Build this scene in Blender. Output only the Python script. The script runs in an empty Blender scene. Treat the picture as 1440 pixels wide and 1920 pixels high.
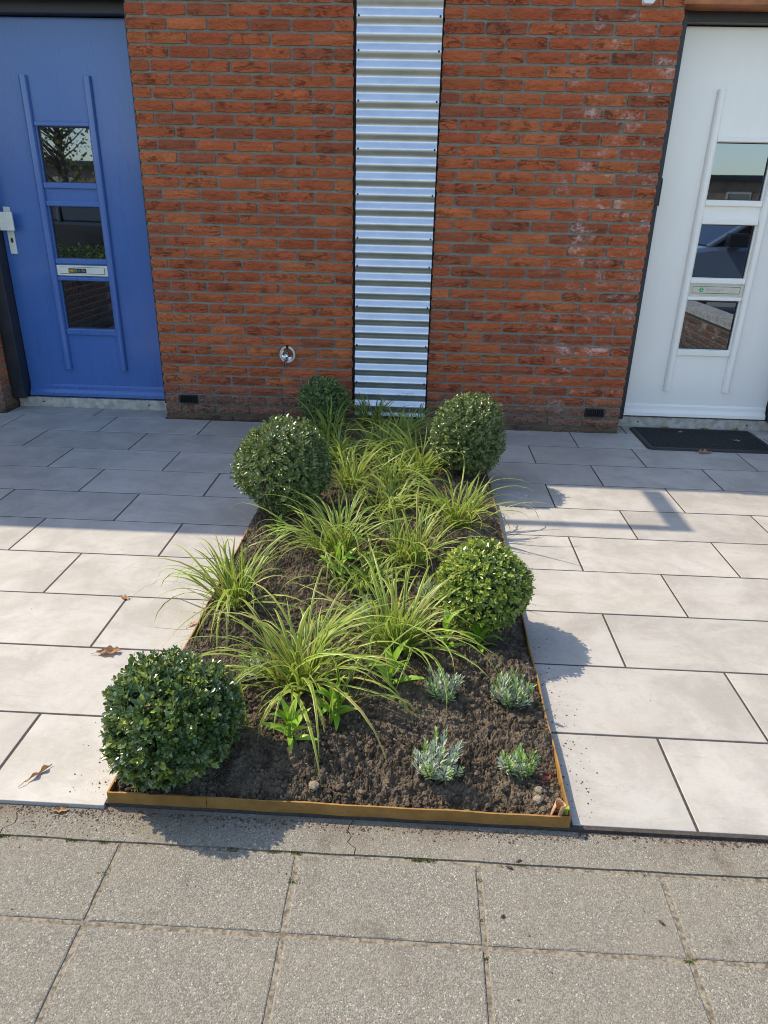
import bpy, bmesh, math, random
import numpy as np
from mathutils import Vector, Matrix
R = math.radians
random.seed(7); RNG = np.random.default_rng(7)
sc = bpy.context.scene
COL = sc.collection

# ------------------------------------------------------------------ camera
CAM = dict(loc=(0.3852, -4.336, 1.3059), yaw=0.0396, pitch=0.4145, roll=0.0236, f=1317.12)
cy, sy = math.cos(CAM['yaw']), math.sin(CAM['yaw']); cp, sp = math.cos(CAM['pitch']), math.sin(CAM['pitch'])
fwd = Vector((-sy*cp, cy*cp, -sp)); right = Vector((cy, sy, 0)); up = right.cross(fwd)
cr, sr = math.cos(CAM['roll']), math.sin(CAM['roll'])
r2 = right*cr + up*sr; u2 = -right*sr + up*cr
cam_d = bpy.data.cameras.new('camera'); cam = bpy.data.objects.new('camera', cam_d); COL.objects.link(cam)
cam.matrix_world = Matrix(((r2.x, u2.x, -fwd.x, CAM['loc'][0]), (r2.y, u2.y, -fwd.y, CAM['loc'][1]), (r2.z, u2.z, -fwd.z, CAM['loc'][2]), (0, 0, 0, 1)))
cam_d.sensor_fit = 'VERTICAL'; cam_d.sensor_height = 24.0; cam_d.lens = CAM['f']/1920*24.0
cam_d.clip_start = 0.02; cam_d.clip_end = 1000
sc.camera = cam

# ------------------------------------------------------------------ sky, sun, exposure
SHX, SHY = 0.85, -0.40                      # shadow shift on the ground per metre of height
k = math.hypot(SHX, SHY); EL = math.atan2(1, k)
world = bpy.data.worlds.new('World'); sc.world = world; world.use_nodes = True
wn = world.node_tree; bg = wn.nodes['Background']
sky = wn.nodes.new('ShaderNodeTexSky'); sky.sky_type = 'NISHITA'; sky.sun_disc = False
sky.sun_elevation = EL; sky.sun_rotation = math.atan2(-SHX, -SHY)
sky.air_density = 1.0; sky.dust_density = 0.8; sky.ozone_density = 1.6
wn.links.new(sky.outputs[0], bg.inputs[0]); bg.inputs[1].default_value = 0.15
sun_d = bpy.data.lights.new('sun', 'SUN'); sun_d.energy = 2.6; sun_d.angle = R(0.53); sun_d.color = (1.0, 0.90, 0.77)
sun = bpy.data.objects.new('sun', sun_d); COL.objects.link(sun)
sun.rotation_euler = Vector((SHX, SHY, -1)).to_track_quat('-Z', 'Y').to_euler(); sun.location = (-4, 3, 6)
vs = sc.view_settings; vs.view_transform = 'Standard'; vs.look = 'None'; vs.exposure = 1.22; vs.gamma = 1; vs.use_curve_mapping = False
vs.use_white_balance = True; vs.white_balance_temperature = 7300; vs.white_balance_tint = 8
sc.render.engine = 'CYCLES'
cy_ = sc.cycles; cy_.max_bounces = 8; cy_.diffuse_bounces = 4; cy_.glossy_bounces = 4; cy_.transmission_bounces = 4; cy_.transparent_max_bounces = 8
cy_.use_denoising = True; cy_.sample_clamp_indirect = 6.0; cy_.caustics_reflective = False; cy_.caustics_refractive = False
cy_.filter_width = 1.0

# ------------------------------------------------------------------ helpers
WL = {}
def put(o, parent=None, loc=(0, 0, 0)):
    COL.objects.link(o)
    WL[o.name] = Vector(loc)
    if parent is not None:
        o.parent = parent; o.location = Vector(loc) - WL[parent.name]
    else:
        o.location = loc
    return o
def tag(o, label=None, cat=None, group=None, kind=None):
    if label: o['label'] = label
    if cat: o['category'] = cat
    if group: o['group'] = group
    if kind: o['kind'] = kind
    return o
def empty(name, loc, label, cat, group=None):
    o = bpy.data.objects.new(name, None); o.empty_display_size = .05
    put(o, None, loc); return tag(o, label, cat, group)
def make_mesh(name, v, f, mat=None, smooth=False, uv=None, col=None):
    me = bpy.data.meshes.new(name)
    v = np.asarray(v, dtype=np.float32)
    me.from_pydata(v.tolist() if len(v) else [], [], [list(map(int, q)) for q in f])
    if uv is not None:
        l = me.uv_layers.new(name='UVMap'); vi = np.zeros(len(me.loops), dtype=np.int32); me.loops.foreach_get('vertex_index', vi)
        l.data.foreach_set('uv', np.asarray(uv, dtype=np.float32)[vi].ravel())
    if col is not None:
        a = me.color_attributes.new('tint', 'FLOAT_COLOR', 'POINT'); c = np.ones((len(v), 4), dtype=np.float32); c[:, :3] = col
        a.data.foreach_set('color', c.ravel())
    if smooth: me.polygons.foreach_set('use_smooth', [True]*len(me.polygons))
    if mat: me.materials.append(mat)
    me.update(); return me
def obj(name, me, parent=None, loc=(0, 0, 0), rot=None, scale=None):
    o = bpy.data.objects.new(name, me); put(o, parent, loc)
    if rot is not None: o.rotation_euler = rot
    if scale is not None: o.scale = scale
    return o
class MB:
    """collects geometry in world coordinates"""
    def __init__(s): s.v = []; s.f = []
    def add(s, v, f):
        b = len(s.v); s.v += [tuple(map(float, p)) for p in v]; s.f += [[b+i for i in q] for q in f]; return s
    def box(s, x0, x1, y0, y1, z0, z1):
        return s.add([(x0,y0,z0),(x1,y0,z0),(x1,y1,z0),(x0,y1,z0),(x0,y0,z1),(x1,y0,z1),(x1,y1,z1),(x0,y1,z1)],
                     [(0,3,2,1),(4,5,6,7),(0,1,5,4),(1,2,6,5),(2,3,7,6),(3,0,4,7)])
    def tube(s, pts, rad, n=8, caps=True):
        pts = [Vector(p) for p in pts]; rad = rad if hasattr(rad, '__len__') else [rad]*len(pts)
        v = []; ref = Vector((0.123, 0.31, 0.94)).normalized()
        for i, p in enumerate(pts):
            t = (pts[min(i+1, len(pts)-1)] - pts[max(i-1, 0)]).normalized()
            a = t.cross(ref)
            if a.length < .05: a = t.cross(Vector((1, 0, 0)))
            a.normalize(); b = t.cross(a)
            for j in range(n):
                w = 2*math.pi*j/n; v.append(p + (a*math.cos(w) + b*math.sin(w))*rad[i])
        f = [(i*n+j, i*n+(j+1) % n, (i+1)*n+(j+1) % n, (i+1)*n+j) for i in range(len(pts)-1) for j in range(n)]
        if caps: f += [tuple(range(n-1, -1, -1)), tuple((len(pts)-1)*n+j for j in range(n))]
        return s.add(v, f)
    def lathe(s, prof, c, axis='z', n=24, sx=1, sz=1):
        v = []
        for r, h in prof:
            for j in range(n):
                w = 2*math.pi*j/n
                if axis == 'z': v.append((c[0]+r*math.cos(w), c[1]+r*math.sin(w), c[2]+h))
                else: v.append((c[0]+r*math.cos(w)*sx, c[1]+h, c[2]+r*math.sin(w)*sz))
        f = []
        for i in range(len(prof)-1):
            for j in range(n):
                q = (i*n+j, i*n+(j+1) % n, (i+1)*n+(j+1) % n, (i+1)*n+j); f.append(q if axis == 'z' else q[::-1])
        return s.add(v, f)
    def build(s, name, mat, parent=None, smooth=False, bevel=0, at=None, autosmooth=None):
        v = np.array(s.v); c = np.array(at) if at is not None else (np.array(WL[parent.name]) if parent is not None else np.array([(v[:,0].min()+v[:,0].max())/2, (v[:,1].min()+v[:,1].max())/2, v[:,2].min()]))
        me = make_mesh(name, v-c, s.f, mat, smooth)
        if bevel:
            bm = bmesh.new(); bm.from_mesh(me); bmesh.ops.remove_doubles(bm, verts=bm.verts, dist=1e-6)
            ed = [e for e in bm.edges if len(e.link_faces) == 2 and e.calc_face_angle(0) > .6]
            bmesh.ops.bevel(bm, geom=ed, offset=bevel, segments=2, affect='EDGES', profile=.6); bm.to_mesh(me); bm.free()
        return obj(name, me, parent, c)

# ---- numpy value noise
_P = RNG.random((256, 256))
def vnoise(x, y):
    xi = np.floor(x).astype(int); yi = np.floor(y).astype(int); fx = x-xi; fy = y-yi
    fx = fx*fx*(3-2*fx); fy = fy*fy*(3-2*fy)
    g = lambda a, b: _P[a & 255, b & 255]
    return (g(xi, yi)*(1-fx)+g(xi+1, yi)*fx)*(1-fy) + (g(xi, yi+1)*(1-fx)+g(xi+1, yi+1)*fx)*fy - .5

# ------------------------------------------------------------------ material helpers
class NT:
    def __init__(s, name):
        s.m = bpy.data.materials.new(name); s.m.use_nodes = True; s.t = s.m.node_tree; s.b = s.t.nodes['Principled BSDF']; s.out = s.t.nodes['Material Output']
    def n(s, typ, **kw):
        x = s.t.nodes.new('ShaderNode'+typ)
        for a, b in kw.items():
            if a.startswith('i_'):
                key = a[2:]; key = int(key) if key.isdigit() else key
                if hasattr(b, 'node'): s.t.links.new(b, x.inputs[key])
                else: x.inputs[key].default_value = b
            else: setattr(x, a, b)
        return x
    def set(s, **kw):
        for a, b in kw.items():
            key = a.replace('_', ' ')
            if hasattr(b, 'node'): s.t.links.new(b, s.b.inputs[key])
            else: s.b.inputs[key].default_value = b
        return s
    def math(s, op, a, b=0.5, c=0.0, clamp=False):
        x = s.n('Math', operation=op, use_clamp=clamp)
        for i, q in enumerate((a, b, c)):
            if hasattr(q, 'node'): s.t.links.new(q, x.inputs[i])
            else: x.inputs[i].default_value = q
        return x.outputs[0]
    def mix(s, fac, a, b, blend='MIX'):
        x = s.n('Mix', data_type='RGBA', blend_type=blend)
        for i, q in ((0, fac), (6, a), (7, b)):
            if hasattr(q, 'node'): s.t.links.new(q, x.inputs[i])
            else: x.inputs[i].default_value = (q if i == 0 else (tuple(q)+(1,))[:4])
        return x.outputs[2]
    def pos(s): return s.n('NewGeometry').outputs['Position']
    def objc(s): return s.n('TexCoord').outputs['Object']
    def mapv(s, v, scale=(1, 1, 1), loc=(0, 0, 0)):
        x = s.n('Mapping', i_0=v); x.inputs['Scale'].default_value = scale
        if hasattr(loc, 'node'): s.t.links.new(loc, x.inputs['Location'])
        else: x.inputs['Location'].default_value = loc
        return x.outputs[0]
    def noise(s, v, scale, detail=4, rough=.55, dist=0):
        x = s.n('TexNoise', i_Vector=v); x.inputs['Scale'].default_value = scale; x.inputs['Detail'].default_value = detail
        x.inputs['Roughness'].default_value = rough; x.inputs['Distortion'].default_value = dist; return x.outputs[0]
    def voro(s, v, scale, feature='F1'):
        x = s.n('TexVoronoi', feature=feature, i_Vector=v); x.inputs['Scale'].default_value = scale; return x
    def ramp(s, fac, lo, hi, smooth=True):
        x = s.n('MapRange', interpolation_type='SMOOTHSTEP' if smooth else 'LINEAR'); s.t.links.new(fac, x.inputs[0]); x.inputs[1].default_value = lo; x.inputs[2].default_value = hi; return x.outputs[0]
    def bump(s, h, strength=.5, dist=.002, normal=None):
        x = s.n('Bump', i_Height=h); x.inputs['Strength'].default_value = strength; x.inputs['Distance'].default_value = dist
        if normal is not None: s.t.links.new(normal, x.inputs['Normal'])
        return x.outputs[0]
    def sep(s, v): return s.n('SeparateXYZ', i_0=v).outputs

def simple(name, colr, rough=.5, metal=0, spec=.5, noise=0, nscale=8, coat=0):
    t = NT(name); t.set(Roughness=rough, Metallic=metal, Specular_IOR_Level=spec)
    if coat: t.set(Coat_Weight=coat, Coat_Roughness=.08)
    if noise:
        n = t.noise(t.pos(), nscale, 6, .6); c = t.mix(t.ramp(n, .3, .7), [x*(1-noise) for x in colr], [min(1, x*(1+noise)) for x in colr]); t.set(Base_Color=c)
        t.set(Roughness=t.math('MULTIPLY_ADD', n, .25, rough-.12))
    else: t.set(Base_Color=tuple(colr)+(1,))
    return t.m

def brick_mat(name, eff=True):
    t = NT(name); p = t.pos(); oc = t.n('ObjectInfo').outputs['Color']; x, y, z = t.sep(p)[:3]
    n1 = t.noise(p, 9, 5, .6); n2 = t.noise(p, 60, 5, .65); n3 = t.noise(p, 260, 3, .6)
    rnd = t.n('ObjectInfo').outputs['Random']; off = t.n('CombineXYZ', i_0=t.math('MULTIPLY', rnd, 37.0), i_2=t.math('MULTIPLY', rnd, 71.0)).outputs[0]
    pb = t.mapv(p, (1, 1, 1), off); cr = t.noise(t.mapv(pb, (11, 11, 30)), 1.0, 4, .6, 1.2)
    ridge = t.math('ABSOLUTE', t.math('SUBTRACT', cr, .5)); crease = t.math('SUBTRACT', 1, t.ramp(ridge, .0, .045))
    gate = t.math('MULTIPLY', t.ramp(t.noise(pb, 11, 2, .5), .46, .64), t.ramp(t.math('FRACT', t.math('MULTIPLY', rnd, 13.7)), .15, .75)); crease = t.math('MULTIPLY', crease, gate)
    c = t.mix(t.ramp(n1, .3, .75), oc, t.mix(.5, oc, (.35, .092, .038)))
    c = t.mix(t.math('MULTIPLY', t.ramp(n2, .5, .8), .40), c, (.52, .185, .095))
    c = t.mix(t.math('MULTIPLY', t.ramp(n2, .5, .25), .35), c, (.26, .07, .035))
    c = t.mix(t.math('MULTIPLY', crease, .30), c, (.13, .04, .025))
    gx, gy, gz = t.sep(t.n('TexCoord').outputs['Generated'])[:3]
    rim = t.math('MAXIMUM', t.ramp(t.math('ABSOLUTE', t.math('SUBTRACT', gx, .5)), .465, .497), t.ramp(t.math('ABSOLUTE', t.math('SUBTRACT', gz, .5)), .385, .475))
    rim = t.math('MULTIPLY', rim, t.ramp(t.noise(pb, 30, 4, .7), .36, .62)); c = t.mix(t.math('MULTIPLY', rim, .55), c, (.36, .25, .19))
    soot = t.math('MULTIPLY', t.ramp(t.noise(p, 3.1, 4, .6),   .54, .70), .30); c = t.mix(soot, c, (.17, .075, .048))
    # pale sanded arrises and lime specks
    lime = t.ramp(t.noise(p, 34, 6, .7), .64, .74); c = t.mix(t.math('MULTIPLY', lime, .30), c, (.62, .42, .34))
    spk = t.ramp(t.voro(p, 75).outputs['Distance'], .14, .05); spk = t.math('MULTIPLY', spk, t.ramp(t.noise(p, 7, 2), .52, .66)); c = t.mix(t.math('MULTIPLY', spk, .6), c, (.66, .52, .44))
    if eff:
        # white lime bloom near the white door
        m = t.math('MULTIPLY', t.ramp(x, 1.0, 1.3), t.ramp(t.noise(t.mapv(p, (1, 1, 1.6)), 6.5, 4, .65), .50, .68))
        m = t.math('MULTIPLY', m, t.ramp(t.noise(p, 45, 4, .7), .36, .6))
        c = t.mix(t.math('MULTIPLY', m, .72), c, (.72, .58, .53))
    # damp weathered foot of the wall
    foot = t.ramp(t.math('MULTIPLY_ADD', t.noise(p, 4.5, 4, .6), .16, z), .33, .20); c = t.mix(t.math('MULTIPLY', foot, .72), c, t.mix(t.ramp(n2, .35, .7), (.12, .085, .062), (.25, .20, .165)))
    alg = t.ramp(t.math('MULTIPLY_ADD', n1, .08, z), .11, .05); c = t.mix(t.math('MULTIPLY', alg, .6), c, (.075, .07, .04))
    t.set(Base_Color=c, Roughness=.85, Specular_IOR_Level=.25)
    h = t.math('ADD', t.math('MULTIPLY', n2, .8), t.math('MULTIPLY', n3, .25)); h = t.math('SUBTRACT', h, t.math('MULTIPLY', crease, .9)); h = t.math('ADD', h, t.math('MULTIPLY', cr, 2.0))
    t.set(Normal=t.bump(h, 1.0, .015)); return t.m
def mortar_mat():
    t = NT('mortar'); p = t.pos(); n = t.noise(p, 160, 4, .7); z = t.sep(p)[2]; n0 = t.noise(p, 6, 4, .6)
    c = t.mix(t.ramp(n, .3, .7), (.18, .163, .138), (.37, .34, .295)); c = t.mix(t.math('MULTIPLY', t.ramp(n0, .35, .7), .4), c, (.17, .155, .13))
    c = t.mix(t.math('MULTIPLY', t.ramp(t.math('MULTIPLY_ADD', n0, .1, z), .22, .08), .6), c, (.09, .085, .055))
    t.set(Base_Color=c, Roughness=.95, Specular_IOR_Level=.15, Normal=t.bump(n, .7, .003)); return t.m
def tile_mat():
    t = NT('patio_tile'); oi = t.n('ObjectInfo'); off = t.n('CombineXYZ', i_0=t.math('MULTIPLY', oi.outputs['Random'], 57.0), i_1=t.math('MULTIPLY', oi.outputs['Random'], 91.0)).outputs[0]
    p = t.mapv(t.pos(), (1, 1, 1), off)
    n1 = t.noise(p, 4.5, 9, .68, .4); n2 = t.noise(t.mapv(p, (1, 2.4, 1)), 14, 9, .72, .6); n3 = t.noise(p, 420, 2, .6); n4 = t.noise(p, 1.9, 4, .55); n5 = t.noise(t.mapv(p, (1, 1.8, 1)), 60, 6, .7)
    c = t.mix(t.ramp(n1, .34, .66), (.300, .286, .266), (.415, .402, .381)); c = t.mix(t.math('MULTIPLY', t.ramp(n2, .52, .70), .55), c, (.285, .262, .230))
    c = t.mix(t.math('MULTIPLY', t.ramp(n5, .52, .72), .35), c, (.30, .275, .24)); c = t.mix(t.math('MULTIPLY', t.ramp(n5, .46, .3), .35), c, (.47, .456, .434))
    c = t.mix(t.math('MULTIPLY', t.ramp(n4, .53, .72), .40), c, (.355, .315, .26)); c = t.mix(.12, c, t.mix(t.ramp(n3, .35, .65), (.26, .25, .23), (.6, .59, .57)))
    d = t.voro(p, 16); dots = t.math('MULTIPLY', t.ramp(d.outputs['Distance'], .05, .025), t.ramp(t.sep(d.outputs['Color'])[0], .86, .9)); c = t.mix(t.math('MULTIPLY', dots, .55), c, (.18, .14, .11))
    v = t.math('MULTIPLY_ADD', oi.outputs['Random'], .13, .945); c = t.mix(1.0, c, t.n('CombineXYZ', i_0=v, i_1=v, i_2=v).outputs[0], 'MULTIPLY')
    t.set(Base_Color=c, Roughness=t.math('MULTIPLY_ADD', n2, .2, .48), Specular_IOR_Level=.35, Normal=t.bump(t.math('ADD', n2, t.math('MULTIPLY', n3, .3)), .25, .0012)); return t.m
def slab_mat(name, base=1.0, warm=0.0):
    t = NT(name); p = t.pos(); oi = t.n('ObjectInfo')
    v1 = t.voro(p, 380); v2 = t.voro(p, 420); n = t.noise(p, 5, 5, .6); nf = t.noise(p, 330, 3, .6); cell = t.sep(v1.outputs['Color'])
    c = t.mix(t.ramp(cell[0], .15, .9), (.122*base, .119*base, .106*base), (.240*base, .234*base, .210*base))
    c = t.mix(t.math('MULTIPLY', t.ramp(cell[1], .955, .965), .6), c, (.55, .52, .46)); c = t.mix(t.math('MULTIPLY', t.ramp(cell[1], .07, .05), .6), c, (.09, .083, .075))
    c = t.mix(t.math('MULTIPLY', t.ramp(cell[2], .93, .97), .5), c, (.33, .23, .14))
    c = t.mix(t.math('MULTIPLY', t.ramp(v1.outputs['Distance'], .35, .7), .55), c, (.20*base, .178*base, .145*base))
    c = t.mix(t.math('MULTIPLY', t.ramp(n, .4, .72), .30+warm), c, (.215*base, .196*base, .155*base))
    st = t.ramp(t.noise(t.mapv(p, (1, 1, 1), (4, 2, 0)), 6, 5, .6), .60, .72); c = t.mix(t.math('MULTIPLY', st, .5), c, (.09, .077, .06)); gum = t.voro(t.mapv(p, (1, 1, 1), (.3, .6, 0)), 4.5); gm = t.math('MULTIPLY', t.ramp(gum.outputs['Distance'], .07, .05), t.ramp(t.sep(gum.outputs['Color'])[0], .78, .8)); c = t.mix(t.math('MULTIPLY', gm, .45), c, (.38, .35, .29))
    big = t.noise(p, 55, 6, .7); c = t.mix(t.math('MULTIPLY', t.ramp(big, .52, .7), .35), c, (.15*base, .135*base, .115*base)); c = t.mix(t.math('MULTIPLY', t.ramp(big, .45, .3), .25), c, (.34*base, .322*base, .28*base))
    if warm:
        px_, py_ = t.sep(p)[:2]; dm = t.math('MULTIPLY', t.ramp(t.math('MULTIPLY_ADD', t.noise(p, 8, 5, .65), .14, t.math('MULTIPLY', py_, -1)), 3.30, 3.17), t.ramp(t.noise(t.mapv(p, (1, 1, 1), (7, 3, 0)), 3.5, 4, .6), .38, .62)); c = t.mix(t.math('MULTIPLY', dm, .75), c, (.115, .085, .06))
    h = t.math('ADD', t.math('MULTIPLY', t.math('SUBTRACT', 1, v1.outputs['Distance']), 1.0), t.math('MULTIPLY', nf, .5))
    t.set(Base_Color=c, Roughness=.9, Specular_IOR_Level=.25, Normal=t.bump(h, .6, .0016)); return t.m
def soil_mat():
    t = NT('soil'); p = t.pos(); n = t.noise(p, 22, 6, .65); nf = t.noise(p, 190, 5, .7); nl = t.noise(p, 3.2, 4, .6)
    c = t.mix(t.ramp(n, .3, .72), (.060, .045, .032), (.19, .145, .103)); c = t.mix(t.math('MULTIPLY', t.ramp(nl, .5, .75), .5), c, (.27, .215, .155)); c = t.mix(t.math('MULTIPLY', t.ramp(nf, .54, .72), .5), c, (.38, .31, .235))
    c = t.mix(t.math('MULTIPLY', t.ramp(nf, .45, .28), .6), c, (.030, .024, .02))
    t.set(Base_Color=c, Roughness=.95, Specular_IOR_Level=.2, Normal=t.bump(t.math('ADD', t.math('MULTIPLY', n, .5), nf), 1.0, .006)); return t.m
def leaf_mat(name, transl=.35, rough=.38, spec=.5, shade=None):
    t = NT(name); a = t.n('Attribute', attribute_name='tint').outputs['Color']
    n = t.noise(t.objc(), 90, 2, .5); c = t.mix(t.ramp(n, .3, .7), t.mix(.12, a, (.0, .0, .0)), a)
    if shade: c = shade(t, c)
    t.set(Base_Color=c, Roughness=rough, Specular_IOR_Level=spec)
    tr = t.n('BsdfTranslucent', i_Color=t.mix(.25, c, (.30, .34, .04))); mx = t.n('MixShader', i_Fac=transl)
    t.t.links.new(t.b.outputs[0], mx.inputs[1]); t.t.links.new(tr.outputs[0], mx.inputs[2]); t.t.links.new(mx.outputs[0], t.out.inputs[0]); return t.m
def blade_shade(t, c):
    uv = t.n('UVMap').outputs[0]; u, v = t.sep(uv)[:2]; m = t.math('ABSOLUTE', t.math('MULTIPLY_ADD', u, 2, -1))
    c = t.mix(t.math('MULTIPLY', t.ramp(m, .42, .72), .80), c, (.50, .60, .13))
    c = t.mix(t.math('MULTIPLY', t.ramp(v, .12, .0), .7), c, (.40, .45, .15))
    c = t.mix(t.math('MULTIPLY', t.ramp(v, .90, 1.0), .75), c, (.42, .25, .07)); return c
def metal_mat():
    t = NT('galvanised_sheet'); p = t.pos(); n = t.noise(t.mapv(p, (3, 3, 10)), 2, 5, .6); sp_ = t.sep(t.voro(p, 70).outputs['Color'])[0]
    c = t.mix(t.ramp(n, .3, .7), (.64, .68, .74), (.76, .79, .84)); c = t.mix(.05, c, t.mix(sp_, (.45, .45, .46), (.85, .85, .86)))
    scr = t.ramp(t.noise(t.mapv(p, (55, 55, 150)), 1, 3, .6), .715, .735); scr = t.math('MULTIPLY', scr, t.ramp(t.noise(p, 3.2, 2), .56, .66)); c = t.mix(t.math('MULTIPLY', scr, .8), c, (.09, .09, .09))
    t.set(Base_Color=c, Metallic=.9, Roughness=t.math('MULTIPLY_ADD', n, .12, .30)); return t.m
def paint_mat(name, colr, streak=0, rough=.32, coat=.25):
    t = NT(name); p = t.pos(); n = t.noise(t.mapv(p, (5, 5, 1)), 3, 5, .6); n2 = t.noise(p, 120, 3, .5)
    c = t.mix(t.ramp(n, .35, .7), colr, [min(1, q*(1+streak)+streak*.01) for q in colr])
    t.set(Base_Color=c, Roughness=t.math('MULTIPLY_ADD', n, .15, rough-.07), Coat_Weight=coat, Coat_Roughness=.12, Normal=t.bump(n2, .06, .001)); return t.m
def steel_mat():
    t = NT('ochre_rusted_steel'); p = t.pos(); n = t.noise(p, 14, 6, .65); n2 = t.noise(t.mapv(p, (20, 20, 60)), 3, 5, .7)
    c = t.mix(t.ramp(n, .3, .7), (.235, .118, .028), (.335, .18, .046)); c = t.mix(t.math('MULTIPLY', t.ramp(n2, .52, .7), .45), c, (.125, .058, .018)); c = t.mix(t.math('MULTIPLY', t.ramp(n2, .42, .25), .3), c, (.40, .25, .085))
    t.set(Base_Color=c, Roughness=.72, Metallic=.1, Normal=t.bump(n2, .25, .001)); return t.m
def glass_mat(name, ior=3.0):
    t = NT(name); n = t.noise(t.pos(), 1.6, 2, .5)
    t.set(Base_Color=(.006, .007, .008, 1), Specular_Tint=(.66, .80, 1.0, 1), Roughness=.012, IOR=ior, Normal=t.bump(n, .04, .004)); return t.m

M = {}
M['brick'] = brick_mat('red_brick'); M['mortar'] = mortar_mat(); M['tile'] = tile_mat(); M['slab'] = slab_mat('exposed_aggregate_concrete'); M['kerb'] = slab_mat('kerb_concrete', .98, .30)
M['soil'] = soil_mat(); M['box'] = leaf_mat('boxwood_leaf', .20, .30, .9); M['blade'] = leaf_mat('sedge_blade', .42, .42, .45, blade_shade); M['lily'] = leaf_mat('lily_leaf', .42, .4, .45); M['lav'] = leaf_mat('lavender_leaf', .2, .75, .2)
M['metal'] = metal_mat(); M['blue'] = paint_mat('blue_door_paint', (.044, .135, .40), .06, .28, .5); M['white'] = paint_mat('white_door_paint', (.92, .885, .83), .02, .30, .4); M['steel'] = steel_mat(); M['glass'] = glass_mat('door_glass')
M['frame'] = simple('anthracite_frame', (.020, .023, .029), .4, noise=.2); M['dark'] = simple('black_gap', (.012, .012, .013), .8); M['thr'] = simple('weathered_sill', (.46, .43, .38), .85, noise=.3, nscale=22)
M['chrome'] = simple('chrome', (.62, .64, .66), .16, 1); M['pale'] = simple('pale_trim', (.62, .60, .54), .6, noise=.12, nscale=40); M['plastic'] = simple('white_plastic', (.66, .68, .62), .45, noise=.05, nscale=20); M['creamp'] = simple('cream_plastic', (.60, .57, .47), .45, noise=.05, nscale=20)
M['rubber'] = simple('black_rubber', (.022, .023, .026), .62, noise=.25, nscale=30); M['black'] = simple('black_plastic', (.012, .012, .014), .35); M['white_flat'] = simple('white_print', (.75, .75, .74), .6)
M['wood'] = simple('stained_wood', (.36, .115, .035), .5, noise=.35, nscale=9); M['bark'] = simple('bark', (.09, .065, .045), .9, noise=.3, nscale=40); M['roof'] = simple('roof_felt', (.06, .06, .06), .9, noise=.2); M['joint'] = simple('joint_sand', (.048, .041, .036), .95, noise=.35, nscale=120)
M['walk_joint'] = simple('walk_joint_sand', (.175, .152, .118), .95, noise=.55, nscale=110); M['moss'] = simple('moss', (.12, .16, .035), .9, noise=.35, nscale=90)
M['asphalt'] = simple('street_paving', (.22, .205, .185), .9, noise=.25, nscale=60); M['dirt'] = simple('dirt_crumb', (.075, .052, .036), .95, noise=.5, nscale=160)
def dry_mat(name, a, b):
    t = NT(name); n = t.noise(t.objc(), 60, 5, .65); c = t.mix(t.ramp(n, .3, .7), a, b); t.set(Base_Color=c, Roughness=.75, Specular_IOR_Level=.3)
    tr = t.n('BsdfTranslucent', i_Color=c); mx = t.n('MixShader', i_Fac=.25); t.t.links.new(t.b.outputs[0], mx.inputs[1]); t.t.links.new(tr.outputs[0], mx.inputs[2]); t.t.links.new(mx.outputs[0], t.out.inputs[0]); return t.m
M['dry'] = dry_mat('dry_leaf', (.30, .16, .075), (.52, .33, .18)); M['dryred'] = dry_mat('red_leaf', (.10, .022, .018), (.22, .06, .04)); M['peach'] = dry_mat('curled_leaf', (.48, .27, .14), (.66, .44, .28))

# ================================================================== SETTING
GZ = -0.012
# ground sheet (street and beyond)
g = MB(); g.add([(-300, -300, -.075), (300, -300, -.075), (300, 300, -.075), (-300, 300, -.075)], [(0, 1, 2, 3)])
tag(g.build('ground', M['asphalt'], at=(0, 0, -.075)), kind='structure')

# ---- slab with worn edges
def slab_mesh(name, w, d, h, ch, mat, jit=0.0, seg=1, rnd=random):
    """origin at centre of the top face"""
    def ring(ins, z, j):
        pts = []
        x, y = w/2-ins, d/2-ins
        for (ax, ay, bx, by) in ((-x, -y, x, -y), (x, -y, x, y), (x, y, -x, y), (-x, y, -x, -y)):
            for i in range(seg):
                t = i/seg; px, py = ax+(bx-ax)*t, ay+(by-ay)*t
                pts.append((px+(rnd.uniform(-j, j)), py+(rnd.uniform(-j, j)), z))
        return pts
    n = 4*seg; v = ring(ch, 0, jit) + ring(ch*.3, -ch*.35, jit*.7) + ring(0, -ch, jit*.5) + ring(0, -h, 0)
    f = [tuple(range(n))]
    for k_ in range(3):
        a, b = k_*n, (k_+1)*n
        for i in range(n): f.append((b+i, b+(i+1) % n, a+(i+1) % n, a+i))
    return make_mesh(name, v, f, mat)

# ---- patio
patio = MB(); patio.box(-3.0, 3.1, -3.13, .24, -.06, -.0016); patio = tag(patio.build('patio', M['joint'], at=(0, 0, -.06)), kind='structure')
TILES = {}
def tile(x0, x1, y0, y1):
    gp = .0034; w, d = round(x1-x0-2*gp, 4), round(y1-y0-2*gp, 4)
    if w < .02 or d < .02: return
    if (w, d) not in TILES: TILES[(w, d)] = slab_mesh('tile', w, d, .02, .0016, M['tile'])
    o = obj('tile', TILES[(w, d)], patio, ((x0+x1)/2, (y0+y1)/2, random.uniform(-.0006, .0006)))
def row(xa, xb, y0, y1, phase, pitch=.61):
    xs = [xa]; n = math.ceil((xa+.012-phase)/pitch)
    while phase+n*pitch < xb-.012: xs.append(phase+n*pitch); n += 1
    xs.append(xb)
    for a, b in zip(xs[:-1], xs[1:]): tile(a, b, y0, y1)
BXL, BXR, BYF = -.294, .781, -3.127
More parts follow.
